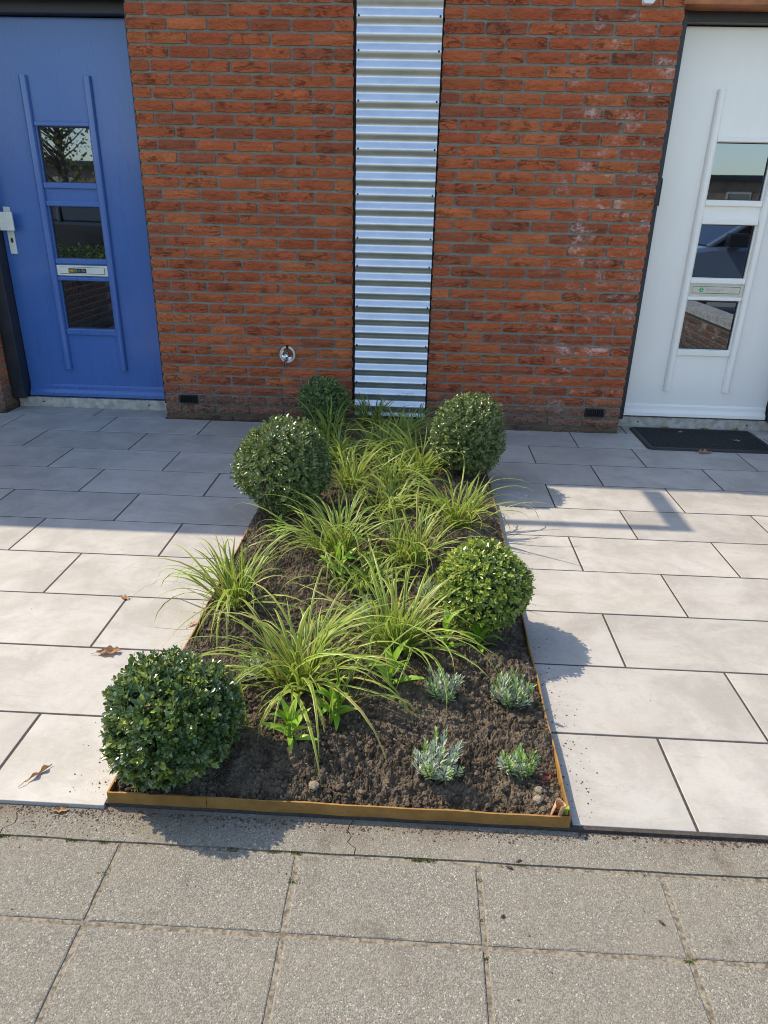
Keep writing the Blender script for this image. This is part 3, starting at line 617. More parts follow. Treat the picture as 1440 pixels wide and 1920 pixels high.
def boxwood(loc, rx, rz, zc, n_shoot, ll, cols, label, tip_cols=None, lump=.06, seed=0, wr=.27):
    e = empty('boxwood_ball', loc, label, 'shrub', 'clipped boxwood balls'); c = np.array((loc[0], loc[1], zc))
    i = np.arange(n_shoot)+.5; ph = np.arccos(1-1.86*i/n_shoot); th = np.pi*(1+5**.5)*i
    D = np.stack([np.cos(th)*np.sin(ph), np.sin(th)*np.sin(ph), np.cos(ph)], -1)+RNG.normal(size=(n_shoot, 3))*.06; D /= np.linalg.norm(D, axis=1, keepdims=True)
    s = seed*3.1
    lum = 1+lump*1.15*(np.sin(D[:, 0]*3.2+s)+np.sin(D[:, 1]*4.1+s*2)+.8*np.sin(D[:, 2]*5.5+s*1.3)+.5*np.sin(D[:, 0]*9+D[:, 1]*8+s))/1.7+RNG.normal(size=n_shoot)*.030+np.where(RNG.random(n_shoot) < .02, RNG.uniform(.03, .09, n_shoot), 0)-np.where(RNG.random(n_shoot) < .05, RNG.uniform(.04, .12, n_shoot), 0)
    SC = np.array((rx, rx, rz)); pos, ax, nr, ln, wd, cl = [], [], [], [], [], []
    cols = np.array(cols); tip = np.array(tip_cols if tip_cols is not None else cols)
    for q in range(n_shoot):
        d = D[q]; tipp = c+d*SC*lum[q]; ax0 = d+np.array((0, 0, .35))+RNG.normal(size=3)*.28; ax0 /= np.linalg.norm(ax0); sl = ll*RNG.uniform(1.9, 3.0); base = tipp-ax0*sl
        sd = np.cross(ax0, unit(1)[0]); sd /= np.linalg.norm(sd); sd2 = np.cross(ax0, sd); npair = 5; shootc = tip[RNG.integers(len(tip))]; oldc = cols[RNG.integers(len(cols))]
        for k_ in range(npair):
            t = .12+.88*k_/(npair-1); a = sd if k_ % 2 else sd2; sp_ = 1.1-.55*t
            for sg in (-1, 1):
                da = ax0*(1-.45*sp_)+a*sg*sp_+RNG.normal(size=3)*.16; pos.append(base+ax0*sl*t+a*sg*.001); ax.append(da); nr.append(ax0*.9-a*sg*.4+RNG.normal(size=3)*.22)
                sz = ll*(1.0-.35*(k_ == npair-1))*RNG.uniform(.6, 1.3); ln.append(sz); wd.append(sz*wr*RNG.uniform(.85, 1.15)); cc = (shootc if t > .55 else oldc)*RNG.uniform(.6, 1.35); cl.append(cc if RNG.random() > .008 else np.array((.30, .20, .07)))
    ni = int(n_shoot*2.2); d = unit(ni); rr = RNG.uniform(.55, .86, ni)[:, None]; P_ = c+d*SC*rr
    keep = P_[:, 2] > .02; P_ = P_[keep]; d = d[keep]; m_ = len(P_)
    pos += list(P_); ax += list(d+RNG.normal(size=(m_, 3))*.7); nr += list(d+RNG.normal(size=(m_, 3))*.6); z_ = ll*RNG.uniform(.8, 1.2, m_); ln += list(z_); wd += list(z_*wr); cl += list(cols[RNG.integers(len(cols), size=m_)]*RNG.uniform(.7, 1.1, (m_, 1)))
    pos = np.array(pos); g_ = soil_h(pos[:, 0], pos[:, 1]); pos[:, 2] = np.maximum(pos[:, 2], np.where(pos[:, 1] > FY, .004, .004)+.004)
    v, F, C = leaf_batch(pos, ax, nr, ln, wd, cl); obj('foliage', make_mesh('foliage', v-np.array(loc), F, M['box'], False, col=C), e, loc)['kind'] = 'stuff'
    q = MB()
    for j in range(34):
        d = unit(1)[0]; d[2] = abs(d[2])*.9-.15; end = c+d*SC*.80; mid = c*.5+np.array(loc)*.5+d*SC*.2; q.tube([np.array(loc)+np.array((d[0]*.02, d[1]*.02, -.02)), mid, end], [.006, .004, .0015], 5, False)
    q.build('stem', M['bark'], e)
    return e
G1 = [(0.091, 0.169, 0.038), (0.128, 0.221, 0.050), (0.167, 0.265, 0.071), (0.098, 0.176, 0.053)]
G2 = [(0.119, 0.181, 0.049), (0.162, 0.230, 0.067), (0.199, 0.266, 0.089), (0.094, 0.152, 0.037)]
GT = [(0.298, 0.398, 0.054), (0.397, 0.459, 0.059), (0.174, 0.266, 0.044), (0.224, 0.314, 0.049)]
boxwood((-.170, -3.000, .015), .160, .138, .150, 1000, .0180, G1, 'dark green boxwood ball in the front corner of the bed', tip_cols=[(.08, .155, .04), (.10, .17, .05), (.065, .125, .035), (.07, .14, .04), (.095, .165, .048), (.26, .33, .05)], seed=1, wr=.30)
boxwood((-.168, -1.520, .02), .202, .198, .258, 1250, .0165, G2, 'large boxwood ball at the left edge below the wall tap', seed=2)
boxwood((-.152, -.245, .02), .150, .154, .205, 700, .0150, G1, 'small boxwood ball in shade against the left brick wall', seed=3)
boxwood((.660, -.955, .02), .184, .200, .250, 1150, .0160, G2, 'boxwood ball at the right edge in front of the right brick wall', seed=4)
boxwood((.638, -2.335, .02), .148, .142, .176, 1000, .0155, G1, 'boxwood ball with yellow green new shoots at the right edge', tip_cols=GT, seed=5)

# ------------------------------------------------------------------ sedge tufts
def blade(p0, az, L, th0, curl, w, tw, n=9):
    wob = RNG.normal()*.5
    pts = []; p = np.array(p0, float); s_ = L/n; th = th0; out = []
    for i in range(n+1):
        t = i/n; d = np.array((math.cos(az)*math.cos(th), math.sin(az)*math.cos(th), math.sin(th))); side = np.array((-math.sin(az+tw*t), math.cos(az+tw*t), 0)); nn = np.cross(side, d); ww = w*(min(1, .55+2.2*t))*(1-max(0, (t-.45)/.55)**1.7)+.0003
        out.append((p-side*ww+nn*ww*.45, p.copy(), p+side*ww+nn*ww*.45)); p = p+d*s_; th -= curl/n*(.35+1.3*t); az += wob/n; th = max(th, -1.15)
        gz = .012 if (BXL < p[0] < BXR and p[1] > FY) else .004
        if p[2] < gz+.02 and th < 0: th = max(th, -.05); p[2] = max(p[2], gz)
    return out
def tuft(loc, n, L0, L1, w, label, cols, lean=(0, 0), spread=1.0, name='sedge_tuft'):
    z = float(soil_h(loc[0], loc[1])); loc = (loc[0], loc[1], z-.004); e = empty(name, loc, label, 'grass tuft', 'variegated sedge tufts'); V, F, U, C = [], [], [], []
    cols = np.array(cols); nb = 9
    clumps = [(RNG.uniform(0, 6.28), RNG.uniform(.1, .5), RNG.normal()*.028, RNG.normal()*.028) for _ in range(6)]
    for i in range(n):
        ca, cl_, cx, cy2 = clumps[RNG.integers(6)]
        az = RNG.uniform(0, 2*math.pi); r0 = .018*math.sqrt(RNG.random()); p0 = (loc[0]+cx+math.cos(az)*r0, loc[1]+cy2+math.sin(az)*r0, loc[2]-.004); inner = RNG.random() < .3; L = RNG.uniform(L0, L1)*(.62 if inner else 1)
        dx, dy = math.cos(az)+lean[0]+math.cos(ca)*cl_, math.sin(az)+lean[1]+math.sin(ca)*cl_; az2 = math.atan2(dy, dx); th0 = R(RNG.uniform(66, 89) if inner else RNG.triangular(28, 56, 84)); curl = (RNG.uniform(.4, 1.6) if inner else RNG.triangular(1.0, 2.2, 3.6))*spread
        o_ = blade(p0, az2, L, th0, curl, w*RNG.uniform(.55, 1.15), RNG.normal()*.9, nb); b = len(V); c_ = cols[RNG.integers(len(cols))]*RNG.uniform(.75, 1.25)
        if RNG.random() < .05: c_ = np.array((.42, .30, .13))*RNG.uniform(.7, 1.2)
        for k_, (a, m_, d_) in enumerate(o_):
            V += [a, m_, d_]; U += [(0, k_/nb), (.5, k_/nb), (1, k_/nb)]; C += [c_]*3
        for k_ in range(nb):
            q = b+k_*3; F += [(q, q+1, q+4, q+3), (q+1, q+2, q+5, q+4)]
    o_ = obj('blades', make_mesh('blades', np.array(V)-np.array(loc), F, M['blade'], True, uv=np.array(U), col=np.array(C)), e, loc); o_['kind'] = 'stuff'; return e
GB = [(0.117, 0.222, 0.029), (0.158, 0.267, 0.038), (0.137, 0.233, 0.060), (0.233, 0.322, 0.051), (0.095, 0.184, 0.034)]
GY = [(0.207, 0.299, 0.046), (0.322, 0.391, 0.069), (0.149, 0.241, 0.040), (0.276, 0.345, 0.092)]
TUFTS = [((-.185, -2.30), 83, 0.24, 0.46, 0.0045, 'sedge tuft spilling over the left edging onto the pale tiles', GB+GY, (-.15, .05)),
 ((.105, -2.72), 132, 0.25, 0.50, 0.0046, 'largest sedge tuft nearest the front of the bed, beside the front boxwood ball', GB+GY[:2], (0, -.05)),
 ((.385, -2.50), 113, 0.25, 0.48, 0.0045, 'sedge tuft at the centre, left of the yellow green boxwood ball', GB+GY, (.05, 0)),
 ((.125, -1.93), 109, 0.26, 0.50, 0.0045, 'tall sedge tuft in the middle, right of the large left boxwood ball', GB+GY[:1], (-.05, 0)),
 ((.395, -1.95), 89, 0.24, 0.45, 0.0043, 'sedge tuft behind the central one, left of the right front boxwood ball', GB+GY, (0, .1)),
 ((.600, -1.58), 94, 0.25, 0.48, 0.0044, 'sedge tuft hanging over the right edging between two boxwood balls', GY+GB[:2], (.25, 0)),
 ((.420, -1.02), 90, 0.27, 0.52, 0.0043, 'yellow sunlit sedge tuft left of the right rear boxwood ball', GY+GB[:3], (0, 0)),
 ((.100, -1.22), 86, 0.26, 0.49, 0.0043, 'sedge tuft touching the right side of the large left boxwood ball', GB, (.05, 0)),
 ((.230, -.78), 71, 0.22, 0.45, 0.0043, 'half shaded sedge tuft behind the sunlit yellow one', GB, (0, 0)),
 ((-.080, -.52), 71, 0.22, 0.45, 0.0043, 'shaded sedge tuft in front of the small rear boxwood ball', GB, (-.1, 0)),
 ((.130, -.20), 71, 0.22, 0.45, 0.0043, 'shaded sedge tuft at the foot of the corrugated strip', GB, (.05, 0)),
 ((.400, -.16), 20, 0.16, 0.32, 0.0043, 'thin dark sedge sprout at the right foot of the corrugated strip', GB[:2], (0, 0)),
 ((.190, -2.80), 8, 0.25, 0.43, 0.0041, 'few dark green strap leaves arching between the two front lily shoots', GB[:1]+GB[4:], (.3, -.5)),
 ((-.03, -2.88), 5, 0.19, 0.32, 0.0034, 'lone thin blades beside the front boxwood ball', GB[:1]+GB[4:], (.2, -.4)),
 ((.300, -1.48), 80, 0.22, 0.45, 0.0041, 'low sedge tuft in mid bed, left of the one over the right edging', GB+GY, (0, 0)),
 ((.310, -.46), 67, 0.22, 0.43, 0.0041, 'shaded sedge tuft in front of the corrugated strip, right of centre', GB, (0, 0)),
 ((.020, -.86), 80, 0.22, 0.36, 0.0041, 'half shaded sedge tuft behind the large left boxwood ball', GB, (.1, 0)),
 ((.300, -1.24), 74, 0.22, 0.36, 0.0041, 'sedge tuft in mid bed in front of the sunlit yellow one', GB+GY[:1], (0, 0)),
 ((.560, -.50), 63, 0.20, 0.32, 0.0039, 'shaded sedge tuft behind the right rear boxwood ball', GB, (0, 0)),
 ((.250, -2.16), 63, 0.20, 0.31, 0.0043, 'low green sedge tuft between the two middle tufts and the central one', GB, (0, 0))]
for t_ in TUFTS: tuft(t_[0], t_[1], t_[2], t_[3], t_[4], t_[5], t_[6], t_[7])

# ------------------------------------------------------------------ lily shoots: every leaf a part
def lily_leaf_mesh(i):
    rr = random.Random(i); n = 7; v = []; f = []; cu = rr.uniform(.3, 1.3); z = 0; x = 0; th = .15
    for k_ in range(n+1):
        t = k_/n; w = .135*math.sin(math.pi*min(1, .12+t*.88))**.8*(1-.25*t)+.002; v += [(x, -w, z+w*.45), (x, 0, z), (x, w, z+w*.45)]; th -= cu/n*(.5+t); x += math.cos(th)/n; z += math.sin(th)/n
    for k_ in range(n):
        q = k_*3; f += [(q, q+1, q+4, q+3), (q+1, q+2, q+5, q+4)]
    c = np.array([(.26, .50, .05), (.34, .58, .07), (.20, .42, .05), (.38, .60, .09)][i % 4])
    return make_mesh('leaf', np.array(v), f, M['lily'], True, col=np.tile(c, (len(v), 1)))
LM = [lily_leaf_mesh(i) for i in range(8)]
LILY = [((.105, -2.955), 15, .085, 'bright green lily shoot nearest the front edging'), ((.205, -2.845), 17, .085, 'bright green lily shoot behind the nearest one'),
 ((.350, -2.700), 10, .105, 'lily shoot under the front of the central sedge tuft'), ((.510, -2.520), 9, .10, 'broad leaved lily shoot left of the yellow green boxwood ball'), ((.618, -2.475), 16, .095, 'lily shoot in front of the yellow green boxwood ball'),
 ((.135, -2.080), 9, .11, 'lily shoot at the foot of the tall middle sedge tuft'), ((.262, -2.140), 9, .08, 'small lily shoot between the middle sedge tufts'), ((-.150, -1.745), 13, .075, 'lily shoot in front of the large left boxwood ball')]
for (x, y), nl, L, lab in LILY:
    z = float(soil_h(x, y)); e = empty('lily_shoot', (x, y, z), lab, 'plant', 'lily shoots in the bed'); H_ = L*.75
    q = MB(); q.tube([(x, y, z-.02), (x, y, z+H_*.5), (x+.004, y, z+H_)], [.005, .0045, .002], 7); q.build('stem', simple('lily_stem', (.16, .28, .05), .5) if 'lst' not in M else M['lst'], e); 
    if 'lst' not in M: M['lst'] = bpy.data.materials['lily_stem']
    for i in range(nl):
        t = i/(nl-1); az = i*2.4+random.uniform(-.3, .3); o = obj('leaf', random.choice(LM), e, (x+math.cos(az)*.003, y+math.sin(az)*.003, z+.008+H_*t*.92)); s_ = L*random.uniform(.65, 1.05)*(1-.35*max(0, t-.6)); o.scale = (s_, s_, s_)
        o.rotation_euler = (random.uniform(-.3, .3), -R(18+58*t+random.uniform(-10, 10)), az)

# ------------------------------------------------------------------ lavender
def lavender(x, y, n, h, label, cols):
    z = float(soil_h(x, y)); loc = (x, y, z); e = empty('lavender_plant', loc, label, 'plant', 'young lavender plants'); pos, ax, nr, ln, wd, cl = [], [], [], [], [], []; q = MB(); cols = np.array(cols)
    for i in range(n):
        az = i*2.4+RNG.normal()*.3; r = h*.70*math.sqrt((i+.5)/n); top = np.array((x+math.cos(az)*r, y+math.sin(az)*r, z+h*RNG.uniform(.55, 1.0)*(1-.25*(r/h)**2))); b = np.array((x+math.cos(az)*r*.25, y+math.sin(az)*r*.25, z-.005)); mid = (b+top)/2+np.array((math.cos(az)*.006, math.sin(az)*.006, 0)); q.tube([b, mid, top], [.0016, .0013, .0008], 5, False); d = top-mid; d /= np.linalg.norm(d)
        c0 = cols[RNG.integers(len(cols))]
        for k_ in range(34):
            t = .2+.8*k_/33; p = b+(mid-b)*t*2 if t < .5 else mid+(top-mid)*(t-.5)*2; a2 = k_*1.9+RNG.normal()*.4; rad = np.array((math.cos(a2), math.sin(a2), 0)); tip_ = t**3; dd = d*(.55+1.3*tip_)+rad*(1.0-.5*tip_)+RNG.normal(size=3)*.12
            L = .0245*RNG.uniform(.7, 1.2)*(1-.35*tip_); pos.append(p); ax.append(dd); nr.append(d*.8-rad*.6+RNG.normal(size=3)*.2); ln.append(L); wd.append(.0017*RNG.uniform(.8, 1.25)); cl.append(c0*RNG.uniform(.8, 1.25)*(np.array((.9, 1.08, .7)) if tip_ > .6 and RNG.random() < .6 else 1))
    v, F, C = leaf_batch(pos, ax, nr, ln, wd, cl, fold=.4); obj('foliage', make_mesh('foliage', v-np.array(loc), F, M['lav'], False, col=C), e, loc)['kind'] = 'stuff'; q.build('stem', M['bark'], e)
LS = [(.46, .52, .42), (.54, .59, .50), (.38, .46, .32), (.30, .43, .20)]; LG = [(.44, .51, .45), (.29, .44, .15), (.36, .48, .22), (.52, .58, .53)]
lavender(.497, -2.735, 24, .078, 'silvery lavender behind the left front one, below the central sedge tuft', LS); lavender(.688, -2.735, 32, .086, 'silvery lavender close to the right edging', LS)
lavender(.478, -3.020, 30, .096, 'lavender nearest the middle of the front edging', LG+LS); lavender(.674, -2.995, 15, .066, 'small green lavender in the front right corner of the bed', [LG[1], LG[2], LG[1], LG[0]])
lavender(-.045, -2.68, 13, .07, 'lavender hidden beside the largest sedge tuft, behind the front boxwood ball', LS); lavender(.245, -2.34, 13, .07, 'lavender half hidden between the two front sedge tufts', LS)
lavender(.47, -2.22, 12, .07, 'lavender half hidden left of the yellow green boxwood ball', LS)

# ================================================================== SMALL THINGS
# doormat
mt = empty('doormat', (2.15, -.07, 0), 'black rubber doormat in front of the white door', 'doormat')
def rpoly(x0, x1, y0, y1, r, n=5):
    pts = []
    for cx, cy2, a0 in ((x1-r, y0+r, -90), (x1-r, y1-r, 0), (x0+r, y1-r, 90), (x0+r, y0+r, 180)):
        for i in range(n+1): a = R(a0+90*i/n); pts.append((cx+r*math.cos(a), cy2+r*math.sin(a)))
    return pts
mx0, mx1, my0, my1 = 1.782, 2.56, -.305, .148; o1 = rpoly(mx0, mx1, my0, my1, .035); i1 = rpoly(mx0+.012, mx1-.012, my0+.012, my1-.012, .028); i2 = rpoly(mx0+.035, mx1-.035, my0+.035, my1-.035, .012); n = len(o1)
q = MB(); q.add([(x, y, .002) for x, y in o1]+[(x, y, .010) for x, y in i1]+[(x, y, .0105) for x, y in i2]+[(x, y, .005) for x, y in i2], [(a*n+i, a*n+(i+1) % n, (a+1)*n+(i+1) % n, (a+1)*n+i) for a in range(3) for i in range(n)]); q.build('border', M['rubber'], mt)
q = MB(); q.add([(x, y, .0048) for x, y in i2], [tuple(range(n))]); q.build('base', M['rubber'], mt)
q = MB(); yy = my0+.042; j = 0
while yy < my1-.044:
    xx = mx0+.042+(.011 if j % 2 else 0)
    while xx < mx1-.052:
        q.box(xx, xx+.015, yy, yy+.006, .005, .0098); xx += .022
    yy += .0125; j += 1
q.build('tread', M['rubber'], mt)['kind'] = 'stuff'
# fallen leaves
def dry_leaf(x, y, z, L, rot, label, mat='dry', curl=1.4, w=.30, tilt=0.0, seed=0, wav=.18):
    rr = random.Random(seed+int(L*1e4)); nx_, ny_ = 12, 6; v = []; ph = [rr.uniform(0, 6) for _ in range(4)]
    for i in range(nx_+1):
        t = i/nx_; hw = w*(math.sin(math.pi*min(1, t*.93+.04))**.75)*(1+.28*math.sin(t*19+ph[0]))*(.9 if t < .85 else .7)+.012
        for j in range(ny_+1):
            u = -1+2*j/ny_; a = u*curl; px_ = t-.5; rad = hw/max(.3, curl); yv = math.sin(a)*rad; zv = (1-math.cos(a))*rad+wav*.35*math.sin(t*7+u*2+ph[1])*.3+.06*math.sin(t*15+ph[2])*abs(u)+.16*(t-.5)**2
            v.append((px_*L, yv*L, zv*L))
    v = np.array(v); v[:, 2] -= v[:, 2].min(); f = [(i*(ny_+1)+j, (i+1)*(ny_+1)+j, (i+1)*(ny_+1)+j+1, i*(ny_+1)+j+1) for i in range(nx_) for j in range(ny_)]
    e = empty('fallen_leaf', (x, y, z), label, 'leaf', 'fallen dry leaves'); o = obj('leaf_blade', make_mesh('leaf_blade', v, f, M[mat], True), e, (x, y, z)); o.rotation_euler = (tilt, 0, rot)
    s_ = MB(); c_, s2 = math.cos(rot), math.sin(rot); s_.tube([(x-c_*L*.5, y-s2*L*.5, z+.003+.04*L), (x-c_*L*.62, y-s2*L*.62, z+.004), (x-c_*L*.78, y-s2*L*.74, z+.0015)], [.0009, .0008, .0007], 5); s_.build('leaf_stalk', M['dry'] if mat != 'dryred' else M['dryred'], e); return e
dry_leaf(-.535, -2.548, .001, .072, .25, 'pale brown curled leaf on the left tiles above the front boxwood ball', seed=3)
dry_leaf(-.500, -3.055, .001, .072, 1.05, 'long crumpled brown leaf on the tile at the front left', curl=2.6, w=.15, seed=5)
dry_leaf(-.612, -2.222, .001, .042, -.5, 'small dry leaf on a joint of the left tiles', seed=8, curl=1.2)
dry_leaf(2.02, .150, .003, .07, .2, 'brown leaf at the left end of the white door sill', seed=11); dry_leaf(2.28, .153, .003, .06, -.2, 'brown leaf below the middle of the white door sill', seed=12); dry_leaf(2.47, .150, .003, .07, .4, 'brown leaf near the right end of the white door sill', seed=14)
dry_leaf(2.10, -.333, .001, .085, .1, 'leaf lying along the front edge of the doormat', seed=15); dry_leaf(2.09, .05, .0105, .038, .4, 'small pale leaf on the left half of the doormat', 'peach', seed=17, curl=.6); dry_leaf(2.38, -.10, .0105, .045, -.4, 'small brown leaf on the right half of the doormat', seed=19, curl=.7)
dry_leaf(.742, -3.005, float(soil_h(.742, -3.005))+.006, .05, .9, 'dark red leaf beside the small green lavender', 'dryred', seed=21, curl=1.3, w=.3)
dry_leaf(-.325, -2.39+.02, .002, .03, .9, 'tiny dry leaf against the left edging', 'peach', seed=25, curl=.6); dry_leaf(-.235, -2.44, float(soil_h(-.235, -2.44))+.006, .038, .3, 'pale dry leaf on the soil by the left edging', 'peach', seed=27, curl=.7)
dry_leaf(-.400, -3.152, GZ+.002, .035, .2, 'reddish brown leaf scrap below the left tile edge', 'dry', seed=29, curl=1.2)
# curled peel in the right front corner of the bed
cu = empty('curled_leaf', (.750, -3.112, .012), 'pale orange rolled leaf standing in the front right corner of the bed', 'leaf'); q = MB(); v = []; n = 14
for j in range(5):
    for i in range(n+1): a = -2.6+5.2*i/n; r_ = .0125*(1+.10*math.sin(3*a+j)); v.append((.750+r_*math.cos(a+.9)+.002*j, -3.112+r_*math.sin(a+.9), .010+.011*j*(1+.08*math.sin(a*2))))
q.add(v, [(j*(n+1)+i, j*(n+1)+i+1, (j+1)*(n+1)+i+1, (j+1)*(n+1)+i) for j in range(4) for i in range(n)]); o = q.build('roll', M['peach'], cu, smooth=True); md = o.modifiers.new('thickness', 'SOLIDIFY'); md.thickness = .0012
o = obj('sprout', LM[1], cu, (.768, -3.112, .022)); o.scale = (.024, .05, .024); o.rotation_euler = (0, -.9, .6)
# stones on the soil
for (x, y, s_, lab) in ((.722, -3.045, .011, 'grey stone on the soil behind the rolled leaf'), (.714, -3.075, .012, 'sandy stone on the soil left of the rolled leaf'), (.185, -3.085, .013, 'pale clod just behind the front edging')):
    e = empty('stone', (x, y, float(soil_fine(np.array([x]), np.array([y]))[0])), lab, 'stone', 'stones on the soil'); bm = bmesh.new(); bmesh.ops.create_icosphere(bm, subdivisions=2, radius=s_)
    for p in bm.verts: p.co *= 1+.16*math.sin(p.co.x*400+x*50)*math.cos(p.co.y*350)+random.uniform(-.05, .05); p.co.z = p.co.z*.7+s_*.4
    me = bpy.data.meshes.new('lump'); bm.to_mesh(me); bm.free(); me.materials.append(simple('stone_%.3f' % x, (.22, .18, .13), .95, noise=.3, nscale=80)); obj('lump', me, e, WL[e.name])
# crumbs of soil and dirt along the tile edge
pts, szs = [], []
def strew(n, fx, fy, z, s0, s1):
    for _ in range(n):
        pts.append((fx(), fy(), z+.0008)); szs.append(s0+(s1-s0)*RNG.random()**2.5)
strew(240, lambda: BXR+.008+abs(RNG.normal())*.045, lambda: RNG.uniform(-3.10, -2.4), 0, .0005, .0026)
strew(170, lambda: BXL-.008-abs(RNG.normal())*.06, lambda: RNG.uniform(-3.12, -2.75), 0, .0006, .0026); strew(120, lambda: BXL-.008-abs(RNG.normal())*.04, lambda: RNG.uniform(-2.7, -1.2), 0, .0006, .002); strew(120, lambda: BXR+.008+abs(RNG.normal())*.04, lambda: RNG.uniform(-2.4, -.8), 0, .0006, .0025)
strew(160, lambda: RNG.uniform(-1.6, 2.3), lambda: RNG.uniform(-3.0, -.2), 0, .0006, .0016)
pts = [p for p in pts if not (BXL-.004 < p[0] < BXR+.004)]; szs = szs[:len(pts)]
vv, ff = lumps(np.array(pts), szs, .6); tag(obj('soil_crumbs', make_mesh('soil_crumbs', vv, ff, M['dirt'])), 'dark soil crumbs scattered on the tiles beside the bed', 'soil', kind='stuff')
pts, szs = [], []
strew(1500, lambda: RNG.uniform(.80, 2.4), lambda: -3.128-abs(RNG.normal())*.011, GZ, .001, .0042); strew(1700, lambda: RNG.uniform(-1.2, .80), lambda: -3.142-abs(RNG.normal())*.012, GZ, .0008, .0034); strew(500, lambda: -.36+RNG.normal()*.12, lambda: -3.15-abs(RNG.normal())*.03, GZ, .0006, .0026)
strew(420, lambda: RNG.uniform(-1.2, 2.3), lambda: RNG.uniform(-3.24, -3.14), GZ, .0006, .0022); strew(260, lambda: RNG.uniform(-1, 2), lambda: RNG.uniform(-3.75, -3.24), GZ, .0005, .0018)
vv, ff = lumps(np.array(pts), szs, .7); tag(obj('dirt_strip', make_mesh('dirt_strip', vv, ff, M['dirt'])), 'brown dirt and crumbs gathered along the tile and edging foot', 'dirt', kind='stuff')
# moss in the pavement joints
pos, ax, nr, ln, wd, cl = [], [], [], [], [], []
for (x, y, n) in ((-.50, -3.2275, 60), (-.34, -3.2275, 40), (-.27, -3.2275, 40), (.02, -3.2275, 40), (.165, -3.2275, 60), (.115, -3.2275, 60), (.43, -3.2275, 70), (.455, -3.2275, 60), (-.235, -3.31, 50), (.169, -3.30, 40), (.565, -3.27, 30), (.565, -3.44, 40), (.56, -3.36, 25), (.955, -3.42, 40), (.66, -3.2275, 20)):
    for _ in range(n):
        pos.append((x+RNG.normal()*.007, y+RNG.normal()*.0022, GZ-.004)); ax.append((RNG.normal()*.5, RNG.normal()*.5, 1)); nr.append(RNG.normal(size=3)); ln.append(RNG.uniform(.003, .008)); wd.append(.0009); cl.append(np.array((.16, .20, .04))*RNG.uniform(.6, 1.3))
v, F, C = leaf_batch(pos, ax, nr, ln, wd, cl); tag(obj('moss', make_mesh('moss', v, F, M['lav'], col=C)), 'tiny green moss tufts in the joints of the pavement', 'moss', kind='stuff')
# twigs and seeds on the pavement
for (x, y, L, a, lab) in ((.606, -3.352, .010, .5, 'small dark seed on the slab right of the centre joint'), (.925, -3.345, .014, -.8, 'dark pod on the second slab from the right'), (.632, -3.236, .018, -.3, 'dark twig scrap lying on the kerb strip'), (.655, -3.218, .014, .4, 'smaller twig scrap lying on the kerb strip')):
    e = empty('seed_pod', (x, y, GZ), lab, 'seed', 'dark seeds and twig scraps'); q = MB(); c_, s2 = math.cos(a)*L/2, math.sin(a)*L/2; q.tube([(x-c_, y-s2, GZ+.002), (x-c_*.4, y-s2*.4, GZ+.003), (x+c_*.5, y+s2*.5, GZ+.003), (x+c_, y+s2, GZ+.002)], [.0006, .0028, .0025, .0004], 7); q.build('husk', M['bark'], e)

# ================================================================== ACROSS THE STREET (seen in the door glass)
def low_wall(x0, x1, y0, y1, lab, top=.38):
    e = empty('garden_wall', ((x0+x1)/2, (y0+y1)/2, -.07), lab, 'wall'); q = MB(); q.box(x0+.008, x1-.008, y0, y1, -.07, top); w = q.build('wall_core', M['mortar'], e)
    q = MB(); q.box(x0-.02, x1+.02, y0-.02, y1+.02, top+.001, top+.06); q.build('coping', M['thr'], e, bevel=.004)
    face = x0 if x0 > 0 else x1; sgn = -1 if x0 > 0 else 1; row_i = 0; z = .005
    while z < top-.01:
        y = y0+(.11 if row_i % 2 else 0)
        while y+.2 < y1:
            key = .208; 
            if (key, 0) not in BM: BM[key, 0] = brick_mesh(.208, n=0)
            o = obj('brick', BM[key, random.choice([0])], e, (face, y+.104, z)); o.rotation_euler = (0, 0, sgn*math.pi/2); o.color = (.20*random.uniform(.7, 1.2), .12, .085, 1); y += .22
        z += CO; row_i += 1
low_wall(3.06, 3.26, -3.1, -.9, 'low brick garden wall mirrored in the lowest pane of the white door'); low_wall(-3.18, -2.98, -3.1, -.9, 'low brick garden wall mirrored in the lowest pane of the blue door', .62)
